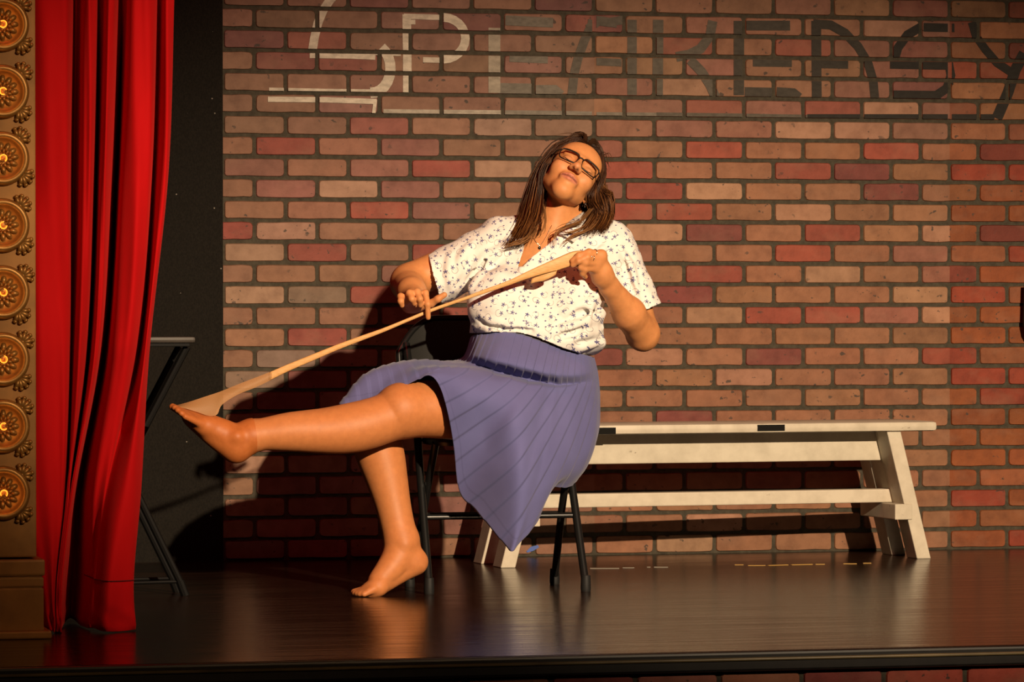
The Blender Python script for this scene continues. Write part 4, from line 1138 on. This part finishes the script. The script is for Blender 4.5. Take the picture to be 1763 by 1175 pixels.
# ------------------------------------------------------------------ skirt: lofted from waist to hem along guide lines, then pleated
GU = [
 [(812, 585, -1.400), (800, 618, -1.390), (785, 628, -1.385), (760, 632, -1.385), (690, 645, -1.395), (640, 660, -1.41), (598, 698, -1.430)],
 [(812, 580, -1.480), (802, 612, -1.475), (790, 620, -1.478), (770, 622, -1.480), (690, 624, -1.500), (628, 648, -1.520), (589, 692, -1.530)],
 [(818, 577, -1.540), (806, 612, -1.555), (798, 622, -1.548), (785, 625, -1.548), (720, 622, -1.575), (640, 642, -1.595), (587, 697, -1.600)],
 [(830, 574, -1.585), (815, 612, -1.632), (808, 625, -1.610), (795, 628, -1.622), (745, 626, -1.645), (690, 640, -1.650), (640, 686, -1.650)],
 [(845, 573, -1.615), (828, 614, -1.684), (822, 629, -1.642), (808, 632, -1.672), (775, 632, -1.700), (735, 636, -1.715), (712, 657, -1.715)],
 [(862, 572, -1.635), (845, 618, -1.718), (839, 634, -1.662), (826, 638, -1.704), (800, 638, -1.732), (764, 640, -1.748), (738, 646, -1.750)],
 [(880, 573, -1.645), (865, 623, -1.738), (859, 640, -1.676), (850, 645, -1.726), (822, 650, -1.758), (787, 657, -1.772), (757, 666, -1.765)],
 [(900, 577, -1.650), (886, 628, -1.746), (880, 646, -1.682), (872, 652, -1.742), (848, 674, -1.778), (808, 690, -1.788), (771, 712, -1.765)],
 [(918, 583, -1.650), (905, 633, -1.746), (900, 651, -1.682), (892, 659, -1.746), (872, 700, -1.795), (828, 736, -1.760), (781, 768, -1.722)],
 [(936, 590, -1.648), (924, 638, -1.742), (919, 655, -1.680), (912, 664, -1.740), (886, 728, -1.815), (840, 785, -1.750), (791, 846, -1.665)],
 [(953, 596, -1.642), (942, 642, -1.730), (938, 659, -1.672), (933, 668, -1.724), (908, 745, -1.800), (882, 808, -1.812), (820, 880, -1.680)],
 [(961, 598, -1.638), (952, 643, -1.722), (949, 660, -1.668), (944, 670, -1.712), (924, 758, -1.778), (900, 842, -1.806), (868, 937, -1.738)],
 [(968, 601, -1.634), (960, 645, -1.712), (957, 662, -1.662), (953, 671, -1.700), (936, 762, -1.760), (914, 852, -1.785), (881, 950, -1.765)],
 [(974, 603, -1.629), (967, 645, -1.702), (965, 662, -1.657), (962, 671, -1.690), (947, 766, -1.752), (926, 848, -1.768), (893, 936, -1.752)],
 [(984, 606, -1.620), (979, 646, -1.684), (978, 661, -1.646), (976, 670, -1.672), (966, 770, -1.718), (950, 828, -1.735), (926, 898, -1.722)],
 [(1000, 610, -1.600), (1000, 644, -1.648), (999, 659, -1.622), (998, 669, -1.636), (994, 765, -1.668), (978, 815, -1.675), (946, 843, -1.660)],
 [(1012, 613, -1.565), (1016, 641, -1.594), (1017, 655, -1.582), (1019, 668, -1.586), (1019, 755, -1.610), (1003, 805, -1.608), (975, 840, -1.600)],
 [(1019, 615, -1.500), (1024, 640, -1.510), (1026, 655, -1.506), (1028, 670, -1.508), (1027, 745, -1.530), (1013, 797, -1.530), (993, 828, -1.520)],
 [(1018, 616, -1.430), (1023, 645, -1.420), (1025, 668, -1.414), (1026, 690, -1.410), (1025, 740, -1.420), (1010, 780, -1.430), (990, 808, -1.440)],
 [(965, 605, -1.345), (965, 650, -1.325), (965, 675, -1.318), (965, 700, -1.315), (962, 740, -1.320), (955, 765, -1.330), (940, 785, -1.345)],
 [(880, 595, -1.345), (875, 650, -1.325), (870, 675, -1.322), (865, 700, -1.320), (850, 735, -1.330), (835, 745, -1.350), (815, 750, -1.370)],
 [(825, 592, -1.375), (815, 640, -1.360), (808, 665, -1.355), (800, 690, -1.350), (770, 725, -1.365), (720, 740, -1.385), (680, 742, -1.410)],
]
NG, NVs = len(GU), 130
VK = [0, .16, .22, .28, .52, .76, 1.0]
gl = np.array([[[spline(list(zip(VK, [q_[k] for q_ in W_])), i/NVs) for k in range(3)] for i in range(NVs+1)] for W_ in [[Q(*p) for p in g] for g in GU]])
NUs = 960
SV = np.zeros((NUs, NVs+1, 3))
tt_ = np.arange(NUs)/NUs*NG; i1 = tt_.astype(int) % NG; fr_ = (tt_-np.floor(tt_))[:, None, None]
p0, p1, p2_, p3 = gl[(i1-1) % NG], gl[i1], gl[(i1+1) % NG], gl[(i1+2) % NG]
SV = .5*((2*p1)+(p2_-p0)*fr_+(2*p0-5*p1+4*p2_-p3)*fr_**2+(3*p1-p0-3*p2_+p3)*fr_**3)
# normals, pleats
du = np.roll(SV, -1, 0)-np.roll(SV, 1, 0); dv = np.gradient(SV, axis=1); NN = np.cross(dv, du); NN /= np.maximum(np.linalg.norm(NN, axis=-1, keepdims=True), 1e-9)
cen_ = SV.mean((0, 1)); 
if ((SV-cen_)*NN).sum() < 0: NN = -NN
NP = 44
vv = np.linspace(0, 1, NVs+1)
uu_ = np.arange(NUs)/NUs*NG
warc = np.linalg.norm(np.roll(SV, -1, 0)-SV, axis=-1)[:, NVs//2]; warc = np.cumsum(warc)/warc.sum()
ph = np.tile((warc*NP)[:, None], (1, NVs+1))
fan = Q(1140, 480, -1.72)                                             # below the lap crease the pleats fan out from the hip
ang_ = np.arctan2(fan[2]-SV[..., 2], fan[0]-SV[..., 0])
low = vv[None, :] > .225
side_n = ((uu_ >= 4.6) & (uu_ < 17.2))[:, None]; side_f = (uu_ < 4.6)[:, None]
ph = np.where(low & side_n, ang_/math.radians(4.1), ph); ph = np.where(low & side_f, SV[..., 0]/.030, ph) % 1.0
saw = np.where(ph < .86, ph/.86, (1-ph)/.14)-.5
amp = .0030*(.55+.45*np.minimum(1, vv*2.5))
w_ = .5*np.sin(np.arange(NUs)[:, None]/NUs*6.283*9+vv[None]*5)*np.sin(vv*3.1)[None]
SV = SV+NN*(saw*amp[None]+.004*w_)[..., None]
SV[..., 2] = np.maximum(SV[..., 2], .02)
vs_ = SV.reshape(-1, 3); iu, iv = np.meshgrid(np.arange(NUs), np.arange(NVs), indexing='ij'); iu = iu.ravel(); iv = iv.ravel()
fs_ = np.stack([iu*(NVs+1)+iv, iu*(NVs+1)+iv+1, ((iu+1) % NUs)*(NVs+1)+iv+1, ((iu+1) % NUs)*(NVs+1)+iv], 1)
M_SK, nt, b = newmat('periwinkle_knit'); setc(b, (.20, .19, .42), .85, .15)
at = nt.nodes.new('ShaderNodeAttribute'); at.attribute_name = 'Col'
c0 = ramp(nt, noise(nt, 7, 4, .6, geo_pos(nt)), [(.3, (.90, .90, .92)), (.7, (1.06, 1.06, 1.05))]).outputs[0]
c0 = mixc(nt, 1.0, at.outputs['Color'], c0, 'MULTIPLY')
nt.links.new(c0, b.inputs['Base Color']); b.inputs['Sheen Weight'].default_value = .15
bump(nt, b, noise(nt, 500, 2, .5, geo_pos(nt)), .2, .001)
me_ = fast_mesh('skirt', vs_-PB, fs_)
cc = np.tile(np.array((.122, .126, .300)), (NUs, NVs+1, 1)); cc *= (1-.26*np.clip(1-np.abs(ph-.93)/.07, 0, 1))[..., None]  # crease shade painted into the cloth along each pleat
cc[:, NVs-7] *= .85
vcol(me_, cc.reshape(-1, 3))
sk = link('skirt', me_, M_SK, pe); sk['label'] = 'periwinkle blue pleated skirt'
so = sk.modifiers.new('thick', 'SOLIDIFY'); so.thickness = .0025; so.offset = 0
# ------------------------------------------------------------------ hair
hr = random.Random(12)
M_HAIR, nt, b = newmat('brown_hair'); setc(b, (.09, .04, .018), .42, .16)
at = nt.nodes.new('ShaderNodeAttribute'); at.attribute_name = 'Col'
nt.links.new(at.outputs['Color'], b.inputs['Base Color'])
b.inputs['Anisotropic'].default_value = .4
# scalp cap
cv_, cf_ = surface_net([hell(0, .036, -.014, (.0805, .0915, .1005)), hell(0, -.020, -.055, (.066, .075, .050), k=.02)], .003)
q = (cv_-HO) @ HM.T
hl = np.interp(q[:, 1], [-.12, -.03, .02, .055, .085, .12], [.004, .010, .026, .040, .060, .074])
edge_w = .004*np.sin(q[:, 0]*160)+.002*np.sin(q[:, 0]*410)
cv_, cf_ = drop(cv_, cf_, q[:, 2] < hl+edge_w); cv_ = smooth_edge(cv_, cf_, 3)
HV, HF, HC = [cv_-PB], [cf_], [np.tile((.028, .012, .006), (len(cv_), 1))]; base_i = len(cv_)
def strand(P, r0, c0, c1, n=14):
    global base_i
    c = np.array([tuple(p) for p in cr_points(P, n)])
    t = np.gradient(c, axis=0); t /= np.maximum(np.linalg.norm(t, axis=1, keepdims=True), 1e-9)
    s = np.cross(t, np.array((.2, -1, .1))); s /= np.maximum(np.linalg.norm(s, axis=1, keepdims=True), 1e-9); w = np.cross(t, s)
    u = np.linspace(0, 1, n); rr_ = r0*np.minimum(1, .35+u*4)*np.clip((1-u)*3.5, .12, 1)
    v = []
    for k in range(4):
        a = k*math.pi/2; v.append(c+(s*math.cos(a)+w*math.sin(a))*rr_[:, None])
    v = np.stack(v, 1).reshape(-1, 3); f = []
    for i in range(n-1):
        for k in range(4): f.append((i*4+k, i*4+(k+1) % 4, (i+1)*4+(k+1) % 4, (i+1)*4+k))
    HV.append(v-PB); HF.append(np.array(f)+base_i); base_i += len(v)
    cc = np.array(c0)*(1-u[:, None])+np.array(c1)*u[:, None]; HC.append(np.repeat(cc, 4, 0))
def lerp_paths(A, B, t): return [a*(1-t)+b_*t for a, b_ in zip(A, B)]
def H_(px, py, y): return Q(px, py, y)
# left curtain of hair (her right side): inner path by the face, outer silhouette path, back path
LI = [hd(-.004, .090, .066), hd(-.030, .098, .058), hd(-.062, .050, .042), hd(-.074, -.025, .022), Q(933, 335, -1.535), Q(927, 376, -1.560), Q(908, 418, -1.585)]
LO = [hd(-.002, .132, .034), hd(-.046, .116, .032), hd(-.088, .062, .012), Q(921, 300, -1.480), Q(904, 345, -1.485), Q(890, 388, -1.520), Q(868, 424, -1.560)]
LB = [hd(-.006, .118, -.060), hd(-.050, .090, -.080), hd(-.070, .010, -.085), Q(940, 310, -1.43), Q(928, 350, -1.43), Q(918, 390, -1.46), Q(905, 420, -1.50)]
RI = [hd(.004, .090, .066), hd(.030, .098, .058), hd(.060, .052, .044), hd(.070, .000, .032), hd(.073, -.040, .022), Q(1022, 362, -1.545), Q(1002, 398, -1.590)]
RO = [hd(.000, .132, .034), hd(.040, .114, .034), hd(.078, .070, .018), hd(.093, .018, .000), Q(1052, 335, -1.490), Q(1053, 372, -1.505), Q(1042, 398, -1.550)]
RB = [hd(.004, .118, -.060), hd(.045, .090, -.080), hd(.068, .020, -.080), Q(1035, 310, -1.43), Q(1036, 345, -1.43), Q(1026, 375, -1.45), Q(1012, 392, -1.48)]
def jit(P, s0, s1):
    n = len(P); off = np.array([hr.gauss(0, 1) for _ in range(3)]); wob = np.array([hr.gauss(0, 1) for _ in range(3)]); out = []
    for i, p in enumerate(P):
        t = i/(n-1); s = s0+(s1-s0)*t
        out.append(p+off*s*.6+wob*s*.5*math.sin(t*5+off[0]*3))
    return out
def hair_side(I, O, B, n):
    for _ in range(n):
        a = hr.random()
        if hr.random() < .62: P = lerp_paths(I, O, a)
        else: P = lerp_paths(O, B, a)
        P = jit(P, .0018, .0095)
        if hr.random() < .30:                       # shorter lengths
            P = P[:-1]
        d = hr.random(); lt = hr.uniform(.6, 1.25)
        root = np.array((.024, .009, .004))*lt; tip = (np.array((.055, .018, .006)) if d < .72 else np.array((.24, .090, .024)))*lt  # shaded roots and golden lit streaks painted in, on top of lighter ends
        strand(P, hr.uniform(.0008, .0018), root, tip)
hair_side(LI, LO, LB, 1000); hair_side(RI, RO, RB, 1000)
for _ in range(110):                                # tousled lift at the crown
    sd = hr.choice((-1, 1)); x0 = hr.uniform(.0, .012)
    P = [hd(sd*x0-.012, .100+hr.uniform(-.006, .004), .062), hd(sd*(x0+.010)-.014, .120+hr.uniform(0, .012), .052), hd(sd*(x0+.034)-.012, .118+hr.uniform(0, .008), .040), hd(sd*.064-.004, .092, .030), hd(sd*.080, .060, .018)]
    lt = hr.uniform(.6, 1.4); strand(jit(P, .001, .003), hr.uniform(.0008, .0016), np.array((.034, .015, .007))*lt, np.array((.060, .026, .011))*lt, 12)
# back fall behind the neck, wisps over the collar and chest, flyaways on the crown
for _ in range(160):
    a = hr.random(); T = lerp_paths(LB, RB, a); strand(jit(T[1:], .003, .006), .0022, (.040, .019, .010), (.08, .036, .017))
for pts in ([(1030, 345, -1.53), (1000, 380, -1.58), (965, 395, -1.605), (952, 415, -1.60)], [(1028, 360, -1.54), (1005, 392, -1.59), (978, 402, -1.61), (962, 396, -1.61)], [(1035, 372, -1.54), (1012, 396, -1.59), (985, 408, -1.61), (968, 424, -1.61)],
            [(925, 380, -1.57), (918, 402, -1.59), (900, 416, -1.60), (872, 424, -1.60)], [(935, 350, -1.55), (938, 380, -1.57), (934, 396, -1.58), (926, 404, -1.585)], [(915, 395, -1.58), (905, 412, -1.60), (885, 420, -1.60), (866, 427, -1.59)],
            [(1000, 385, -1.59), (975, 392, -1.61), (958, 402, -1.61), (955, 424, -1.61)]):
    for _ in range(7): strand(jit([Q(*p) for p in pts], .003, .005), .0011, (.12, .055, .022), (.30, .14, .05))
for _ in range(60):
    x0 = hr.uniform(-.05, .05); z0 = hr.uniform(-.03, .05); P = [hd(x0, .105+hr.uniform(0, .008), z0), hd(x0*1.3-.004, .125+hr.uniform(0, .012), z0-.02), hd(x0*1.9-.006, .122+hr.uniform(-.01, .012), z0-.045)]
    strand(P, .0009, (.07, .035, .018), (.12, .06, .03), 8)
hv = np.concatenate(HV); hf = np.concatenate(HF)
me_ = fast_mesh('hair', hv, hf); vcol(me_, np.concatenate(HC)); ha = link('hair', me_, M_HAIR, pe); ha['label'] = 'shoulder-length brown hair with lighter ends'

# ------------------------------------------------------------------ spectacles
M_FRAME = plain('dark_tortoise_frame', (.014, .008, .006), .42, .25)
M_LENS, nt, b = newmat('lens_glass')
nt.nodes.remove(b); tr = nt.nodes.new('ShaderNodeBsdfTransparent'); tr.inputs[0].default_value = (.97, .96, .93, 1); gs = nt.nodes.new('ShaderNodeBsdfGlossy'); gs.inputs['Roughness'].default_value = .02
mx = nt.nodes.new('ShaderNodeMixShader'); lw = nt.nodes.new('ShaderNodeFresnel'); lw.inputs[0].default_value = 1.5
nt.links.new(lw.outputs[0], mx.inputs[0]); nt.links.new(tr.outputs[0], mx.inputs[1]); nt.links.new(gs.outputs[0], mx.inputs[2]); nt.links.new(mx.outputs[0], nt.nodes['Material Output'].inputs[0])
def loc_(p): return tuple(np.asarray(p)-PB)
def lens_pts(s, n=40, k=1.0):
    out = []
    for i in range(n):
        a = 2*math.pi*i/n; ca, sa = math.cos(a), math.sin(a)
        x = .0268*k*math.copysign(abs(ca)**.62, ca); y = .0200*k*math.copysign(abs(sa)**.62, sa)
        if sa > 0: x *= 1.05
        X = s*.0345+x; Z = .1020-.0030*((X)/.03)**2
        out.append(hd(X, -.0035+y, Z))
    return out
gm = MB()
for s in (-1, 1): gm.tube([loc_(p) for p in lens_pts(s)], .0019, 8, closed=True)
for s in (-1, 1): gm.tube([loc_(hd(s*x, .0135-.0035+.0045-abs(x-.034)*.06, .1023-.0030*(x/.03)**2)) for x in np.linspace(.012, .060, 9)], .0020, 8)
gm.tube([loc_(hd(x, .0045+.003*(1-(x/.009)**2), .1032)) for x in np.linspace(-.009, .009, 7)], .0017, 8)
g_ = gm.build('spectacles', M_FRAME, pe, True); g_['label'] = 'dark-framed rectangular spectacles'
for s in (-1, 1):
    L = lens_pts(s, 40, .97); c_ = hd(s*.0345, -.0035, .1025-.003*1.3)
    lm = MB(); lm.add([loc_(p) for p in L]+[loc_(c_)], [(i, (i+1) % 40, 40) for i in range(40)]); link('lens', lm.mesh('lens', True), M_LENS, g_)
    tm = MB(); tm.tube([loc_(hd(s*.0625, .008, .0890)), loc_(hd(s*.0735, .008, .070)), loc_(hd(s*.079, .006, .020)), loc_(hd(s*.080, -.004, -.012))], .0019, 8); tm.build('temple_arm', M_FRAME, g_, True)

# closed eyelids: dark line of lashes
M_LASH = plain('dark_lashes', (.022, .010, .006), .6, .2)
for s in (-1, 1):
    L_ = []
    for t in np.linspace(-1, 1, 11):
        q_ = pix(hd(s*(.031+.0135*t), -.0098+.0032*t*t, .085)[None])[0]; p_ = surf(body, q_[0], q_[1], -1.75, -1.45)
        L_.append(loc_(p_+HZv*.0006))
    m = MB(); m.tube(L_, [.0004+.0010*math.sin(math.pi*i/10) for i in range(11)], 6); m.build('eyelashes', M_LASH, pe, True)

# jewellery: fine chain with a small pendant, a ring, an earring
M_SIL = plain('silver', (.55, .52, .46), .25, .5, 1.0)
def on_body(px, py, off=.002):
    p = surf(body, px, py); return p+np.array((-.23, -.97, 0))*off
nk = MB(); nk.tube([loc_(on_body(*p)) for p in ((950, 388), (946, 396), (940, 408), (934, 418), (929, 424), (922, 416), (916, 406))], .0008, 5)
n_ = nk.build('necklace', M_SIL, pe, True)
pd = MB(); pd.blob(loc_(on_body(929, 427, .003)), (.004, .003, .005)); pd.build('pendant', plain('dark_stone', (.02, .015, .012), .2), n_, True)
def ring_at(a, b_, t, R, r):
    a, b_ = np.array(Q(*a)), np.array(Q(*b_)); c = a+(b_-a)*t; d = (b_-a)/np.linalg.norm(b_-a); e1 = np.cross(d, np.array((0, 0, 1.))); e1 /= np.linalg.norm(e1); e2 = np.cross(d, e1)
    m = MB(); m.tube([loc_(c+(e1*math.cos(x)+e2*math.sin(x))*R) for x in np.linspace(0, 2*math.pi, 19)[:-1]], r, 6, closed=True); return m, c
m, c_ = ring_at((1036, 438, -1.707), (1014, 434, -1.726), .55, .0102, .0012); m.build('ring', M_SIL, pe, True)
m, c_ = ring_at((1033, 446, -1.709), (1011, 443, -1.734), .65, .0102, .0012); m.blob(loc_(c_+np.array((-.003, -.0105, .003))), (.0028, .0022, .0028)); m.build('ring', M_SIL, pe, True)
er = MB(); er.blob(loc_(hd(.077, -.050, .004)), (.004, .004, .006)); er.build('earring', plain('dark_bead', (.015, .01, .01), .2), pe, True)

# ------------------------------------------------------------------ stocking: still on the foot, stretched from the toes up to her hand
M_STK, nt, b = newmat('sheer_nylon'); setc(b, (.56, .205, .065), .5, .3)
c0 = ramp(nt, noise(nt, 60, 3, .6, geo_pos(nt)), [(.3, (.40, .115, .028)), (.7, (.46, .140, .036))]).outputs[0]; nt.links.new(c0, b.inputs['Base Color'])
M_STR, nt, b = newmat('stretched_nylon'); setc(b, (.78, .46, .20), .5, .3)
uvp = noise(nt, 260, 2, .5, geo_pos(nt, (.25, .25, 1.4)))
c0 = ramp(nt, uvp, [(.3, (.54, .285, .100)), (.7, (.68, .39, .155))]).outputs[0]; nt.links.new(c0, b.inputs['Base Color'])
M_WEB, nt, b = newmat('sheer_stretched_web'); setc(b, (.50, .26, .105), .5, .3); b.inputs['Alpha'].default_value = .50
SB = QL(360, 735, -1.71)
stp = empty('stocking', tuple(SB)); tag(stp, 'tan nylon stocking stretched from her toes up to her hand', 'stocking')
ankle = np.array(QL(437, 750, -1.708)); ax_ = np.array(QL(430, 751, -1.708))-np.array(QL(470, 747, -1.704)); ax_ /= np.linalg.norm(ax_)
foot = [p for p in body if np.linalg.norm(p.c-SB) < .20 and p.op == 'u' and p.R < .07 and pix(p.c[None])[0, 0] < 470 and pix(p.c[None])[0, 1] > 690]
import copy
foot2 = []
for p in foot:
    q_ = copy.copy(p)
    if q_.kind == 'cone': q_.ra += .0016; q_.rb += .0016
    else: q_.r = tuple(x+.0016 for x in q_.r)
    q_.k = q_.k; foot2.append(q_)
fv, ff = surface_net(foot2, .0026)
g_ = (fv-ankle) @ ax_
nr = (g_ < 0) & (g_ > -.0028); fv[nr] -= g_[nr][:, None]*ax_
fv, ff = drop(fv, ff, g_ > -.0028)
fv, ff = biggest(fv, ff); fv = relax(fv, ff, 1, .4)
link('stocking_foot', fast_mesh('stocking_foot', fv-SB, ff), M_STK, stp)
def sl(p): return tuple(np.asarray(p)-SB)
# stretched length: flattened tube, photo-measured top and bottom edge
TE = [(464, 641, 656), (494, 628, 641), (540, 609.5, 621), (584, 592, 602), (620, 579, 588), (660, 565, 572.5), (701, 548.5, 555), (737, 533.5, 540), (762, 524.5, 530.5), (800, 511.5, 517.5), (822, 503, 510),
      (877, 482.5, 491.5), (905, 469, 481.5), (933, 456, 473), (961, 443.5, 466), (985, 433.5, 458.5), (1003, 431, 456)]
YD = [(464, -1.735), (600, -1.752), (737, -1.772), (800, -1.745), (850, -1.728), (930, -1.718), (1003, -1.716)]
kt = [(a, b_) for a, b_, c in TE]; kb = [(a, c) for a, b_, c in TE]
NS, NR_ = 120, 10; v = []; f = []
for i in range(NS+1):
    px = 464+(1003-464)*i/NS; y = spline(YD, px); T = QL(px, spline(kt, px), y); Bm = QL(px, spline(kb, px), y)
    c_ = (T+Bm)/2; hw = (T-Bm)/2; th = np.array((-.0006, -.0026, 0))
    rip = .35*math.sin(px*.09) if px > 880 else 0
    for k in range(NR_):
        a = 2*math.pi*k/NR_; v.append(sl(c_+hw*math.cos(a)+th*(math.sin(a)*(1+.0)+rip*math.sin(3*a))))
for i in range(NS):
    for k in range(NR_): f.append((i*NR_+k, i*NR_+(k+1) % NR_, (i+1)*NR_+(k+1) % NR_, (i+1)*NR_+k))
f.append(tuple(range(NR_-1, -1, -1))); f.append(tuple(NS*NR_+k for k in range(NR_)))
link('stretched_leg', mesh('stretched_leg', v, f, True), M_STR, stp)
# sheer web between the top of the foot and the stretched length (two skins)
TOP = [(297, 699), (312, 696), (341, 687.5), (372, 677), (402, 665), (433, 652), (466, 639)]
BOT = [(300, 701), (318, 702), (349, 712), (370, 718), (384, 696.5), (412, 678.5), (466, 651.5)]
BOT = [(300, 701), (316, 703), (340, 710), (362, 717), (374, 714), (380, 700), (392, 690), (412, 678.5), (440, 667.5), (468, 654)]
TOP = [(297, 699), (308, 697), (325, 692.5), (345, 686), (360, 681), (378, 675), (398, 667), (415, 660), (440, 650.5), (468, 639.5)]
nW = 40
for side, mname in ((1, 'sheer_web'), (-1, 'sheer_web')):
    tc = cr_points([Vector((a, b_, 0)) for a, b_ in TOP], nW+1); bc = cr_points([Vector((a, b_, 0)) for a, b_ in BOT], nW+1)
    v = []; f = []; nv = 10
    for i in range(nW+1):
        for j in range(nv+1):
            t = j/nv; px = tc[i].x*(1-t)+bc[i].x*t; py = tc[i].y*(1-t)+bc[i].y*t
            u = i/nW; bul = math.sin(math.pi*t)*.004+(.030*(1-u)**.7*t if u < 1 else 0)*.6
            yb = -1.722-.013*u
            v.append(sl(QL(px, py, yb-side*bul)))
    for i in range(nW):
        for j in range(nv):
            a = i*(nv+1)+j; f.append((a, a+1, a+nv+2, a+nv+1))
    link(mname, mesh(mname, v, f, True), M_WEB, stp)
# gathered tail hanging below the pinched top
tl = MB(); c_ = cr_points([sl(Q(958, 468, -1.714)), sl(Q(940, 474, -1.710)), sl(Q(926, 478, -1.704)), sl(Q(915, 484, -1.700))], 12)
v = []; f = []
for i, p in enumerate(c_):
    t = i/11; hw = .004+.012*math.sin(math.pi*min(1, .15+.75*t))
    for k in range(10):
        a = 2*math.pi*k/10; v.append(tuple(p+Vector((.3*math.cos(a)*hw, -.0045*math.sin(a)*(1+.5*math.sin(3*a)), math.cos(a)*hw))))
for i in range(11):
    for k in range(10): f.append((i*10+k, i*10+(k+1) % 10, (i+1)*10+(k+1) % 10, (i+1)*10+k))
f.append(tuple(range(9, -1, -1))); f.append(tuple(110+k for k in range(10)))
link('gathered_tail', mesh('gathered_tail', v, f, True), M_STR, stp)
